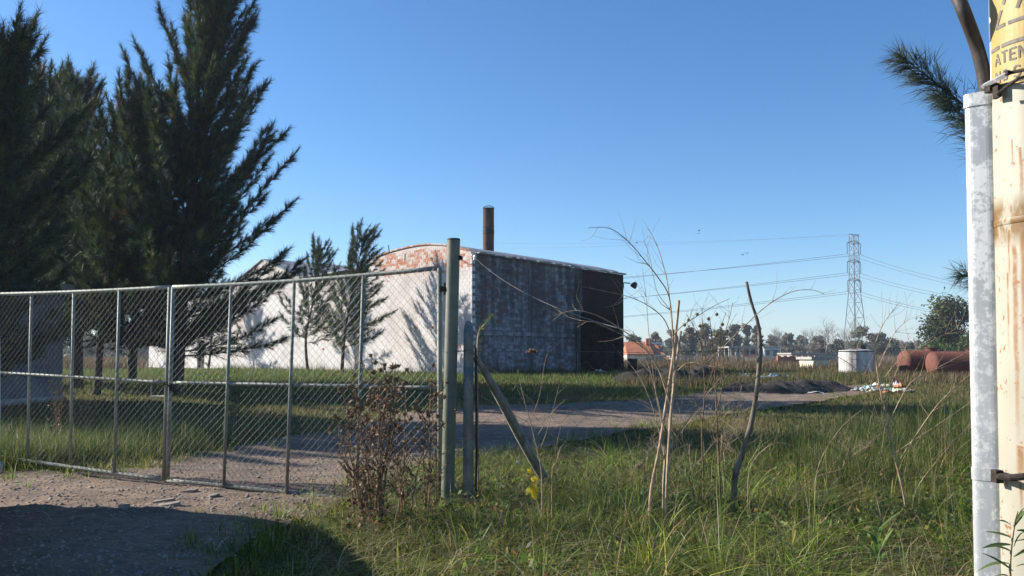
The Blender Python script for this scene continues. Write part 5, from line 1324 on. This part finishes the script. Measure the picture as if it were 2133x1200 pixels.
for i, (pts, lb) in enumerate([([(1700, 990), (1745, 900), (1800, 850)], 'thin pale straw leaning before the pale sapling'), ([(1905, 1030), (1960, 950), (2024, 880)], 'long pale straw slanting up towards the galvanised cover'), ([(1560, 985), (1600, 930), (1640, 925), (1690, 950)], 'arched pale straw between the stake and the pale sapling'),
        ([(1330, 1050), (1318, 960), (1300, 900)], 'thin straw standing left of the tall cane'), ([(1640, 1060), (1690, 1000), (1760, 975)], 'straw arching low over the grass right of the stake')]):
    traced('dry_straw', lb, [(pts, .0035, .0015)], 6.7 + .15 * i, 'cane', 40 + i, twigs=.2)

for i, (px, d, h, lb) in enumerate([(1345, 9.2, 1.15, 'low tangled dry bush just left of the tall pale cane'), (1440, 9.8, 1.5, 'tangled dry bush behind the tall pale cane'), (1492, 10.4, 1.7, 'tangled dry bush behind the seeding stems'), (1545, 10.0, 1.0, 'low tangled dry bush behind the crooked stake'), (1750, 9.0, 1.0, 'thin tangled dry bush left of the pale sapling')]):
    bare_tree(lb, gb_(px, d), h, .95, 300 + i, 'tangled dry bushes along the fence', .011, 5, 'bush', 'dry_bush', 'twig', 3)
# ================================================================== THISTLES AND WEEDS
hv, hf = [], []
rr = random.Random(5)
for i in range(22):
    d = Vector((rr.gauss(0, 1), rr.gauss(0, 1), rr.gauss(.4, .8))).normalized(); s = d.orthogonal().normalized() * .006; b0 = len(hv); L = rr.uniform(.022, .036)
    hv += [d * .004 - s, d * .004 + s, d * L + Vector((0, 0, rr.uniform(-.006, .004)))]; hf.append((b0, b0 + 1, b0 + 2))
q0 = MB(); q0.lathe((0, 0, 0), [(.004, -.016), (.013, -.01), (.015, 0), (.010, .010), (.003, .014)], 7)
b0 = len(hv); hv += [Vector(v) for v in q0.v]; hf += [tuple(i + b0 for i in f) for f in q0.f]
HEAD = bpy.data.meshes.new('seed_head'); HEAD.from_pydata([tuple(v) for v in hv], [], hf); HEAD.materials.append(M['thistle']); HEAD.update()
def thistle(label, base_px, d, top_px, spread, nst, seed, leafy=1.0, nheads=24):
    rr = random.Random(seed); b = P(base_px, 742, d); b.z = hgt(b.x, d); root = thing('dry_thistle', label, 'thistle', tuple(b), 'dry thistles in front of the gate')
    H = P(0, top_px, d).z - b.z; st = MB(); LO, LS, ends = [], [], []
    for i in range(nst):
        a = rr.uniform(0, 6.28); lean = rr.uniform(.05, 1) * spread; h = H * rr.uniform(.62, 1.0)
        e = b + Vector((math.cos(a) * lean, math.sin(a) * lean * .7, h)); o = b + Vector((rr.uniform(-.05, .05), rr.uniform(-.05, .05), -.03))
        pts = spline([o, o.lerp(e, .35) + Vector((rr.uniform(-.04, .04), 0, .03)), o.lerp(e, .7) + Vector((rr.uniform(-.04, .04), 0, .02)), e], 12)
        st.tube(pts, [.008 * (1 - k / 14) for k in range(12)], 5, False); ends.append(e)
        for k in range(int(62 * leafy)):
            t = rr.uniform(.02, .97) ** 1.5; q = pts[int(t * 11)]; k_ = .05 + .03 * (1 - t); LO.append(q + Vector((rr.gauss(0, k_), rr.gauss(0, k_), rr.gauss(0, .03)))); LS.append(rr.uniform(.008, .026) * (1.25 - .6 * t))
        for k in range(8):
            t = rr.uniform(.25, .95); q = pts[int(t * 11)]; a2 = rr.uniform(0, 6.28); L = rr.uniform(.08, .24)
            e2 = q + Vector((math.cos(a2) * L * .7, math.sin(a2) * L * .5, L * .8)); st.tube([q, q.lerp(e2, .5) + Vector((0, 0, -.01)), e2], [.0045, .0035, .002], 4, False); ends.append(e2)
            for z_ in range(3): LO.append(q.lerp(e2, rr.random()) + Vector((rr.gauss(0, .015), rr.gauss(0, .015), 0))); LS.append(rr.uniform(.01, .026))
    st.build('stems', 'thistle', root)
    n = len(LO); V, F, C = leaves(np.array([tuple(q) for q in LO]), np.array(LS), palette(n, [(0.08, 0.048, 0.03), (0.17, 0.105, 0.064), (0.30, 0.20, 0.125), (0.42, 0.30, 0.19)], (3, 4, 3, 1.5)))
    build('dry_leaves', V, F, 'leaf', root, col=C)
    ends.sort(key=lambda q: -q.z)
    for q in ends[:nheads]:
        o = bpy.data.objects.new('seed_head', HEAD); scene.collection.objects.link(o); o.parent = root; o.location = q - b; s = rr.uniform(.8, 1.35); o.scale = (s, s, s); o.rotation_euler = (rr.uniform(-.5, .5), rr.uniform(-.5, .5), rr.uniform(0, 6))
    return root
thistle('tall bushy dry thistle rising in the middle before the gate mesh', 788, 7.0, 728, .27, 9, 1, 1.0, 34)
thistle('dry thistle leaning towards the gate rail at the side of the drive', 770, 7.1, 752, .26, 7, 2, 1.0, 24)
thistle('dry thistle growing close to the foot of the green post', 890, 7.25, 760, .13, 5, 3, .9, 18)
thistle('low dry thistle between the bushy one and the green post', 842, 7.2, 790, .30, 6, 4, .7, 24)
thistle('sprawling dry thistle reaching lowest over the drive edge', 752, 6.9, 850, .3, 7, 5, 1.0, 16)
thistle('small dark dry thistle inside the gate near the gatehouse', 122, 13.2, 775, .3, 5, 6, 1.4, 16)
thistle('small dark dry thistle inside the gate by the dark trunk', 178, 13.8, 800, .3, 5, 7, 1.4, 14)
# weed with yellow leaves
b = P(1118, 742, 6.6); b.z = hgt(b.x, 6.6); yw = thing('yellow_weed', 'weed with bright yellow withered leaves and a pale flower head', 'weed', tuple(b))
mb = MB(); mb.tube(spline([b, P(1110, 1060, 6.6), P(1105, 1010, 6.6), P(1096, 980, 6.6), P(1079, 963, 6.6)], 14), [.005 - .00025 * i for i in range(14)], 5); mb.tube([P(1098, 985, 6.6), P(1103, 972, 6.6)], .002, 4); mb.build('stem', 'twig', yw)
def big_leaf(mb, base, d, L, W, droop, twist=0.0):
    d = Vector(d).normalized(); s = d.cross(UP); s = (s if s.length > .1 else Vector((1, 0, 0))).normalized(); s = Matrix.Rotation(twist, 3, d) @ s; vs, fs = [], []; n = 6; nrm = s.cross(d)
    for i in range(n + 1):
        t = i / n; c = Vector(base) + d * (L * t) - UP * (droop * L * t * t); w_ = W * math.sin(math.pi * min(1, t * .94 + .06)) ** .8
        vs += [c - s * w_ + nrm * w_ * .3, c, c + s * w_ + nrm * w_ * .3]
    for i in range(n): fs += [(i * 3, i * 3 + 1, i * 3 + 4, i * 3 + 3), (i * 3 + 1, i * 3 + 2, i * 3 + 5, i * 3 + 4)]
    mb.add(vs, fs)
def leaf_obj(name, parent, base, d, L, W, droop, col, twist=0.0):
    mb = MB(); big_leaf(mb, base, d, L, W, droop, twist); V = np.array(mb.v, float)
    me = build(name, V, mb.f, 'blade', parent, col=np.tile(np.array(col), (len(V), 1)), smooth=True); return me
for k, (x, y, dx, dz, L) in enumerate([(1100, 992, -.6, .3, .05), (1106, 998, .8, .2, .06), (1108, 1006, .6, -.5, .07), (1104, 1012, -.4, -.8, .06), (1109, 1018, .3, -.9, .07), (1100, 985, .5, .6, .04)]):
    leaf_obj('leaf', yw, P(x, y, 6.58), (dx, -.5, dz), L * 1.15, .026, .2, (0.90, 0.60, 0.02) if k % 3 else (0.75, 0.60, 0.04), k)
mb = MB(); q = P(1078, 964, 6.58)
for i in range(14):
    d = Vector((random.gauss(0, 1), random.gauss(0, 1), random.gauss(.6, .7))).normalized(); s = d.orthogonal().normalized() * .004; mb.add([q - s, q + s, q + d * .022], [(0, 1, 2)])
mb.build('flower_head', 'pale_wall', yw)
# broad-leaved green weeds
def lily(label, px, py, d, H, n, seed, W=.016, col=((0.14, 0.24, 0.06), (0.10, 0.17, 0.045))):
    rr = random.Random(seed); b = P(px, py, d); b.z = max(hgt(b.x, d), 0); root = thing('green_weed', label, 'weed', tuple(b), 'broad-leaved green weeds')
    mb = MB(); mb.tube([b, b + Vector((.02, 0, H * .5)), b + Vector((.0, 0, H * .8))], [.006, .005, .003], 6); mb.build('stem', 'blade_green', root)
    for i in range(n):
        t = rr.uniform(.25, .85); a = i * 2.4 + rr.uniform(-.4, .4); leaf_obj('leaf', root, b + UP * (H * t), (math.cos(a) * .8, math.sin(a) * .8, rr.uniform(.5, 1.5)), rr.uniform(.13, .24), W * rr.uniform(.7, 1.2), rr.uniform(.1, .6), rr.choice(col))
M['blade_green'] = pm('green_stem', (0.07, 0.12, 0.03), (0.12, 0.17, 0.05), 20, .6, .1)
lily('lush green broad-leaved weed low in the grass near the galvanised cover', 1828, 1140, 5.4, .42, 14, 1)
lily('yellowish green leafy weed low in the grass below the stake', 1650, 1180, 5.6, .28, 10, 2, .010, ((0.30, 0.26, 0.05), (0.16, 0.20, 0.05)))
lily('green weed in the shaded grass at the bottom of the picture', 1000, 1190, 5.9, .3, 8, 3, .009)
# bamboo-like shoots at the foot of the pole
rr = random.Random(9); b = P(2112, 1150, 2.15); sh = thing('leafy_shoot', 'leafy green shoot with narrow leaves at the foot of the utility pole', 'plant', (b.x, 2.15, 0))
mb = MB(); stem_pts = spline([Vector((b.x - .01, 2.15, 0)), P(2108, 1300, 2.15), P(2104, 1180, 2.15), P(2112, 1100, 2.15), P(2120, 1065, 2.15)], 16); mb.tube(stem_pts, [.004 - .00015 * i for i in range(16)], 6); mb.build('stem', 'twig', sh)
for i, (x, y, dx, dz, L) in enumerate([(2108, 1096, -.7, .5, .05), (2112, 1098, .5, .9, .07), (2120, 1080, .2, 1, .06), (2106, 1120, -.9, .35, .075), (2108, 1135, -1, .1, .09), (2112, 1140, .3, .9, .09), (2108, 1150, -.9, .5, .10), (2112, 1160, .7, .6, .09), (2106, 1175, -1, .2, .09), (2110, 1190, -.6, .5, .10), (2116, 1180, .8, .4, .09), (2100, 1200, -1, .3, .08), (2118, 1105, .9, .1, .06), (2112, 1128, .9, .25, .08)]):
    leaf_obj('leaf', sh, P(x, y, 2.15), (dx, rr.uniform(-.5, .3), dz), L * .95, .0068, rr.uniform(.1, .5), rr.choice([(0.10, 0.15, 0.05), (0.15, 0.20, 0.07), (0.07, 0.11, 0.04)]), rr.uniform(-.6, .6))
# green casuarina seedling beside the square fence post
sd = P(997, 742, 8.4); sdl = thing('seedling', 'feathery green seedling shoot beside the top of the square fence post', 'plant', (sd.x, 8.4, 0)); wood = MB(); parts = []
plume([Vector((sd.x, 8.4, 0)), P(994, 780, 8.4), P(996, 700, 8.4), P(1006, 680, 8.4), P(1024, 660, 8.4)], 46, .07, .055, .0035)
wood.build('stem', 'twig', sdl); V, F, C = merge(parts); build('foliage', V, F, 'needle', sdl, col=C * np.array([1.5, 1.6, .8]))

# ================================================================== GRASS
# foreground: long tangled blades
def scatter(n, ylo, yhi, xl, xr, power=1.0, cond=None):
    out = []
    tries = 0
    while len(out) < n and tries < n * 12:
        tries += 1
        y = ylo + (yhi - ylo) * random.random() ** power; x = random.uniform(xl * y, xr * y)
        if cond is None or cond(x, y): out.append((x, y))
    return np.array(out)
def tufted(n, per, *a, **k):
    c = scatter(n, *a, **k); c = np.repeat(c, per, axis=0); return c + RNG.normal(0, .055, c.shape)
GREEN = [(0.070, 0.105, 0.022), (0.100, 0.135, 0.030), (0.13, 0.16, 0.045), (0.20, 0.19, 0.07), (0.36, 0.30, 0.16), (0.50, 0.44, 0.28)]
parts = []
notr = lambda x, y: not on_track(x, y) and not (abs(x - pcx) < .3 and y < 3)
def tussocks(ctr, per, rad, h0, h1, cols, wts, w0, w1, nseg=4, out=1.0, tint=.22, bend=(.75, .4)):
    """fountain-shaped tufts: blades lean outwards from each tuft's middle"""
    m_ = len(ctr); ctr = np.asarray(ctr); k = np.repeat(np.arange(m_), per); n = len(k)
    a = RNG.uniform(0, 2 * np.pi, n); rr_ = np.abs(RNG.normal(0, 1, n))
    pos = ctr[k] + np.stack([np.cos(a), np.sin(a)], 1) * (rr_ * rad)[:, None]
    hf = np.clip(RNG.lognormal(-.05, .42, m_), .35, 2.2)[k]
    az = a + RNG.normal(0, .7, n)
    be = np.clip(np.abs(RNG.normal(bend[0], bend[1], n)) * (.35 + .5 * rr_) * out, .05, 2.2)
    H = RNG.uniform(h0, h1, n) * hf
    col = palette(n, cols, wts); tn = np.clip(1 + RNG.normal(0, tint, (m_, 1)), .5, 1.6)[k]; wm = 1 + RNG.normal(0, .10, (m_, 3))[k]
    return blades(np.column_stack([pos, vh(pos[:, 0], pos[:, 1]) - .02]), H, RNG.uniform(w0, w1, n), az, be, np.clip(col * tn * wm, .01, .8), nseg, face=az + np.pi / 2 + RNG.normal(0, .6, n))
MIX = [(0.065, 0.100, 0.014), (0.130, 0.180, 0.022), (0.200, 0.250, 0.034), (0.29, 0.30, 0.055), (0.38, 0.34, 0.14), (0.56, 0.50, 0.31)]
# low dark mat under everything, then arching tufts, then a few tall ones
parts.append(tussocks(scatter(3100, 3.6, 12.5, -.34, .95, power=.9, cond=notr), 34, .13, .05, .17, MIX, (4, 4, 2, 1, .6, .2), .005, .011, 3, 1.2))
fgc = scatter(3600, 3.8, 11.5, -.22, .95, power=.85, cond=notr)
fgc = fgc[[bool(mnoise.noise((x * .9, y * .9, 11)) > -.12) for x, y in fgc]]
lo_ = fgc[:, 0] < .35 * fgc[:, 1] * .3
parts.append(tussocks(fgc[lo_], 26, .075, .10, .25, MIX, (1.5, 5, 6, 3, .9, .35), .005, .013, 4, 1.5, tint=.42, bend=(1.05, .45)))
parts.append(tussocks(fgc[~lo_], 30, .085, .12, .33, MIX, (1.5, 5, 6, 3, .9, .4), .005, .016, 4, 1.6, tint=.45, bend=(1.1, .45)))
parts.append(tussocks(scatter(360, 4.2, 10.5, -.02, .9, cond=notr), 20, .06, .2, .45, MIX, (2, 4, 4, 2, 1.2, .7), .004, .009, 5, 1.0, bend=(.7, .4)))
# flattened dead thatch lying between the tufts
pts = scatter(16000, 3.8, 12, -.25, .72, power=.9, cond=notr); n = len(pts)
parts.append(blades(np.column_stack([pts, vh(pts[:, 0], pts[:, 1]) + RNG.uniform(.0, .16, n)]), RNG.uniform(.10, .28, n), RNG.uniform(.004, .010, n), RNG.uniform(0, 6.28, n), RNG.uniform(1.6, 3.0, n), palette(n, [(0.28, 0.25, 0.11), (0.42, 0.36, 0.20), (0.16, 0.17, 0.06), (0.12, 0.10, 0.045)], (1.5, .8, 2.5, 1.5)), 3))
# low broad leaves in patches
pc_ = scatter(330, 4.2, 10.5, -.2, .70, cond=lambda x, y: notr(x, y) and mnoise.noise((x * .7, y * .7, 21)) > .05); k_ = np.repeat(np.arange(len(pc_)), 26); n = len(k_)
pp = pc_[k_] + RNG.normal(0, .10, (n, 2)); tn = np.clip(1 + RNG.normal(0, .3, (len(pc_), 1)), .5, 1.7)[k_]
parts.append(leaves(np.column_stack([pp, vh(pp[:, 0], pp[:, 1]) + RNG.uniform(.03, .24, n)]), RNG.uniform(.012, .034, n), np.clip(palette(n, [(0.07, 0.12, 0.025), (0.11, 0.17, 0.035), (0.17, 0.20, 0.05), (0.24, 0.17, 0.06)], (3, 3, 1.5, .7)) * tn, .01, .7)))
# tufts creeping over the edge of the track
edge = []
while len(edge) < 1900:
    i = random.randrange(len(tp) - 4); t = random.random(); x = tp[i][0] + (tp[i + 1][0] - tp[i][0]) * t; y = tp[i][1] + (tp[i + 1][1] - tp[i][1]) * t
    if y > 4 : edge.append((x + random.gauss(0, .34), y + random.gauss(0, .45)))
parts.append(tussocks(edge, 22, .09, .05, .16, MIX, (2, 3, 3, 2, 1.2, .3), .006, .013, 3, 1.2))
# long pale straws among them
pts = scatter(650, 4.2, 11, -.18, .72, cond=notr); n = len(pts)
parts.append(blades(np.column_stack([pts, vh(pts[:, 0], pts[:, 1])]), RNG.uniform(.25, .75, n), RNG.uniform(.003, .006, n), RNG.uniform(0, 6.28, n), np.abs(RNG.normal(.8, .5, n)), palette(n, [(0.42, 0.36, 0.22), (0.55, 0.48, 0.33), (0.3, 0.27, 0.12)], (2, 1, 1)), 4))
# tall rank tussocks beside the pole
ctr = [(random.uniform(3.0, 7.6), random.uniform(8.2, 12.5)) for _ in range(120)]
pts = np.repeat(np.array(ctr), 90, axis=0) + RNG.normal(0, .16, (120 * 90, 2)); n = len(pts)
parts.append(blades(np.column_stack([pts, vh(pts[:, 0], pts[:, 1])]), RNG.uniform(.35, .85, n) * np.clip(.75 + .22 * (pts[:, 0] - 3), .7, 1.35), RNG.uniform(.005, .010, n), RNG.uniform(0, 6.28, n), np.abs(RNG.normal(.4, .3, n)), palette(n, [(0.06, 0.095, 0.022), (0.095, 0.13, 0.03), (0.17, 0.18, 0.05), (0.34, 0.29, 0.15)], (2.5, 3, 1.6, .8)), 3))
# clump at the left foot of the gate and verge inside it
ctr = [(random.uniform(-8.2, -6.0), random.uniform(9.9, 11.6)) for _ in range(90)] + [(random.uniform(-9.5, -4.6), random.uniform(11.2, 15.5)) for _ in range(240)]
ctr = [c for c in ctr if not on_track(*c)]
pts = np.repeat(np.array(ctr), 70, axis=0) + RNG.normal(0, .15, (len(ctr) * 70, 2)); n = len(pts)
parts.append(blades(np.column_stack([pts, vh(pts[:, 0], pts[:, 1])]), RNG.uniform(.15, .55, n), RNG.uniform(.005, .011, n), RNG.uniform(0, 6.28, n), np.abs(RNG.normal(.35, .3, n)), palette(n, GREEN, (4, 4, 3, 1.5, .5, .2)), 3))
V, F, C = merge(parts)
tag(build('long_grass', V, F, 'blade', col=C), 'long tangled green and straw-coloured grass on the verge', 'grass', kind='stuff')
# middle distance
parts = []
def fc(x, y):
    v = Vector((x, y, 0)) - CORNER
    return not on_track(x, y) and not (.1 < v.dot(UL) < FRONT_LEN and .1 < v.dot(UR) < DEPTH)
pts = scatter(105000, 9.5, 34, -.68, .85, power=1.15, cond=notr); n = len(pts); patch = np.array([mnoise.noise((x * .35, y * .35, 7)) for x, y in pts])
cg = palette(n, [(0.065, 0.095, 0.022), (0.095, 0.125, 0.03), (0.15, 0.15, 0.05), (0.26, 0.21, 0.10)], (3, 3, 2, 1.4)); dry = patch > .12; cg[dry] = .45 * cg[dry] + .55 * np.array([.20, .155, .065])
parts.append(blades(np.column_stack([pts, vh(pts[:, 0], pts[:, 1])]), RNG.uniform(.05, .17, n) * (1 + .5 * patch), .006 + .0006 * pts[:, 1], RNG.uniform(0, 6.28, n), np.abs(RNG.normal(.45, .35, n)), cg, 2))
pts = scatter(70000, 27, 62, -.64, .45, power=.9, cond=fc); n = len(pts)
patch = np.array([mnoise.noise((x * .25, y * .25, 3)) for x, y in pts]); near_wall = ((pts[:, 0] - CORNER.x) * NL.x + (pts[:, 1] - CORNER.y) * NL.y < 6)
cg = palette(n, [(0.075, 0.125, 0.022), (0.105, 0.155, 0.03), (0.14, 0.17, 0.045), (0.24, 0.20, 0.09)], (3, 4, 3, .8)); dry = patch > .22; cg[dry] = .5 * cg[dry] + .5 * np.array([.17, .14, .06])
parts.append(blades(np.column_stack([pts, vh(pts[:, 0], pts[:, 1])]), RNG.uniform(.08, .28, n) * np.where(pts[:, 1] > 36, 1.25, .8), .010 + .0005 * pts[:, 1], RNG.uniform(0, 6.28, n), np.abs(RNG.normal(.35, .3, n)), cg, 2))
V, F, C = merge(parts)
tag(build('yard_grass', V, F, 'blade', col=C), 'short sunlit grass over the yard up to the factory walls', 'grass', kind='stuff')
# brown scrub and dead weeds of the field beyond
def scrub(n, ylo, yhi, xl, xr, hlo, hhi, cols, wts, wid, cond=None, clump=22, sp=.5):
    c = scatter(n, ylo, yhi, xl, xr, cond=cond); c = np.repeat(c, clump, axis=0); k = len(c); pp = c + RNG.normal(0, sp, c.shape)
    return blades(np.column_stack([pp, vh(pp[:, 0], pp[:, 1])]), RNG.uniform(hlo, hhi, k), np.full(k, wid), RNG.uniform(0, 6.28, k), np.abs(RNG.normal(.3, .25, k)), np.repeat(palette(n if len(c) == n * clump else len(c) // clump, cols, wts, .22), clump, axis=0) * (1 + RNG.normal(0, .18, (k, 1))), 2)
BROWN = [(0.11, 0.065, 0.035), (0.16, 0.10, 0.055), (0.20, 0.145, 0.075), (0.075, 0.085, 0.03), (0.10, 0.115, 0.04)]
def clear(x, y):
    v = Vector((x, y, 0)) - CORNER
    return not (-.5 < v.dot(UL) < FRONT_LEN + .5 and -.5 < v.dot(UR) < DEPTH + .5)
parts = [scrub(700, 33, 60, .13, .60, .12, .5, BROWN, (3, 3, 2, 1.6, 1.2), .03, clear), scrub(1100, 56, 110, .12, .60, .25, .85, BROWN, (3, 3, 2, 1.5, 1), .05, clear, 22, .7), scrub(600, 105, 170, .10, .62, .6, 1.5, [(0.14, 0.10, 0.075), (0.19, 0.145, 0.11), (0.16, 0.14, 0.08)], (2, 2, 1), .09, clear, 22, 1.2),
         scrub(600, 60, 140, -.58, -.42, .4, 1.3, BROWN, (3, 3, 2, 1.2, 1), .05, lambda x, y: x < -.435 * y - 1.0, 20, .7), scrub(160, 31.5, 36, .14, .28, .2, .6, BROWN, (2, 2, 2, 3, 3), .02, clear, 26, .3)]
V, F, C = merge(parts)
tag(build('dry_scrub', V, F, 'leaf', col=C), 'brown dead weeds and scrub over the field beyond the bank', 'scrub', kind='stuff')
# weeds along the wall foot
c = [(wr(random.uniform(.3, so0), 0, random.uniform(.2, 1.0))) for _ in range(60)] + [wl(random.uniform(2, 30), 0, random.uniform(.15, .8)) for _ in range(60)]
pp = np.repeat(np.array([(q.x, q.y) for q in c]), 26, axis=0) + RNG.normal(0, .22, (len(c) * 26, 2)); n = len(pp)
V, F, C = blades(np.column_stack([pp, vh(pp[:, 0], pp[:, 1])]), RNG.uniform(.2, .75, n), RNG.uniform(.012, .026, n), RNG.uniform(0, 6.28, n), np.abs(RNG.normal(.25, .2, n)), palette(n, [(0.05, 0.07, 0.02), (0.08, 0.09, 0.03), (0.16, 0.12, 0.06)], (3, 2, 1.5)), 2)
tag(build('wall_foot_weeds', V, F, 'blade', col=C), 'dark weeds growing along the foot of the factory walls', 'weeds', kind='stuff')

# ================================================================== LITTER AND SLABS
def slab(label, px, py, sx_, sy_, sz, rz, mat='stone'):
    q = G(px, py); q.z = tz(q.x, q.y); rr = random.Random(int(px)); mb = MB(); vs = []
    poly = [(-.5, -.45), (.1, -.5), (.5, -.38), (.46, .42), (-.1, .5), (-.48, .4)]; c, s = math.cos(rz), math.sin(rz)
    for z_, k in ((-.02, 1.0), (sz * .8, 1.0), (sz, .93)):
        for x, y in poly: X, Y = x * sx_ * k, y * sy_ * k; vs.append(q + Vector((X * c - Y * s, X * s + Y * c, z_ + X * .12 + rr.uniform(-.003, .003))))
    fs = [(i * 6 + k, i * 6 + (k + 1) % 6, i * 6 + 6 + (k + 1) % 6, i * 6 + 6 + k) for i in range(2) for k in range(6)] + [(12, 13, 14, 15, 16, 17), (5, 4, 3, 2, 1, 0)]
    mb.add(vs, fs); tag(mb.build('stone_slab', mat), label, 'stone', 'flat stones on the drive')
slab('flat pale slab of rubble lying on the sunlit drive', 352, 1066, .20, .14, .02, .2); slab('thin broken slab just behind the flat pale one', 342, 1055, .2, .08, .018, .05); slab('small stone at the shadow edge on the drive', 258, 1068, .10, .08, .035, .5); slab('low stone near the gate rail on the drive', 395, 1030, .16, .1, .02, -.2); slab('small flat stone right of the pale slab', 445, 1040, .10, .08, .02, .7)
def scrap(label, q, L, W, H, seed, mat, name='plastic_sheet'):
    rr = random.Random(seed); n, k = 9, 6; vs, fs = [], []
    for i in range(n):
        for j in range(k):
            u_, v_ = i / (n - 1) - .5, j / (k - 1) - .5
            vs.append(q + Vector((u_ * L + rr.uniform(-.04, .04) * L, v_ * W + rr.uniform(-.05, .05) * W, .02 + H * max(0, mnoise.noise((u_ * 4 + seed, v_ * 4, seed)) + .45) * (1 - abs(u_) * 1.2))))
    for i in range(n - 1):
        for j in range(k - 1): fs.append((i * k + j, (i + 1) * k + j, (i + 1) * k + j + 1, i * k + j + 1))
    return tag(build(name, vs, fs, mat), label, 'litter', 'litter in the field')
def at_g(px, py):
    q = G(px, py); return q
scrap('crumpled pale blue plastic sheet lying in the field grass', at_g(1612, 790), 1.5, .9, .35, 1, 'plastic_blue'); scrap('white plastic scrap near the pale blue sheet', at_g(1556, 788), .8, .5, .25, 2, 'plastic_white'); scrap('white rag of plastic at the foot of the dark bank', at_g(1690, 822), .9, .5, .16, 3, 'plastic_white'); scrap('pale scrap at the end of the dark bank', at_g(1512, 792), .5, .4, .2, 4, 'plastic_white'); scrap('white scrap inside the black doorway', wr(so0 + 1.0, .5, .6), .9, .5, .25, 5, 'plastic_white'); scrap('second white scrap by the black doorway sill', wr(so0 + 2.3, .45, .7), .7, .5, .2, 6, 'plastic_white')
# dumped rubbish beside the bank: every bag and board its own object
rr = random.Random(12); kinds = [('plastic_white', 'white bag'), ('concrete', 'grey board'), ('plastic_blue', 'bluish bag'), ('cream_wall', 'cream sack'), ('tile_roof', 'reddish rag')]
places = [(1790, 816), (1802, 818), (1812, 814), (1822, 819), (1833, 811), (1842, 817), (1850, 808), (1858, 814), (1866, 818), (1873, 810), (1881, 815), (1892, 818), (1806, 810), (1828, 806), (1846, 822), (1868, 806)]
words_ = ['at the near end of the rubbish heap', 'second along the rubbish heap', 'low in the rubbish heap', 'in front of the rubbish heap', 'on top of the rubbish heap', 'in the middle of the rubbish heap', 'at the back of the rubbish heap', 'leaning in the rubbish heap', 'at the front right of the rubbish heap', 'high in the rubbish heap', 'towards the red tanks in the rubbish heap', 'at the far end of the rubbish heap', 'behind the near end of the rubbish heap', 'behind the middle of the rubbish heap', 'fallen forward from the rubbish heap', 'behind the far end of the rubbish heap']
for i, (px, py) in enumerate(places):
    mt, wd_ = kinds[i % 5]; q = G(px, py); scrap(f'{wd_} {words_[i]}', q, rr.uniform(.3, .6), rr.uniform(.25, .45), rr.uniform(.12, .26), 20 + i, mt, 'dumped_rubbish')

# ================================================================== HAZE
mb = MB(); mb.box((0, 600, 21), (2400, 1500, 48)); hz = MB()
m, nt = nodes_of('haze'); pv = nd(nt, 'ShaderNodeVolumePrincipled', {'Density': 0.00045, 'Anisotropy': 0.2, 'Color': (0.80, 0.88, 1.0, 1)}); o = nd(nt, 'ShaderNodeOutputMaterial'); nt.links.new(pv.outputs[0], o.inputs[1]); M['haze'] = m
HAZE = True
if HAZE: tag(mb.build('haze', 'haze'), 'thin blue haze over the field', 'haze', kind='stuff')
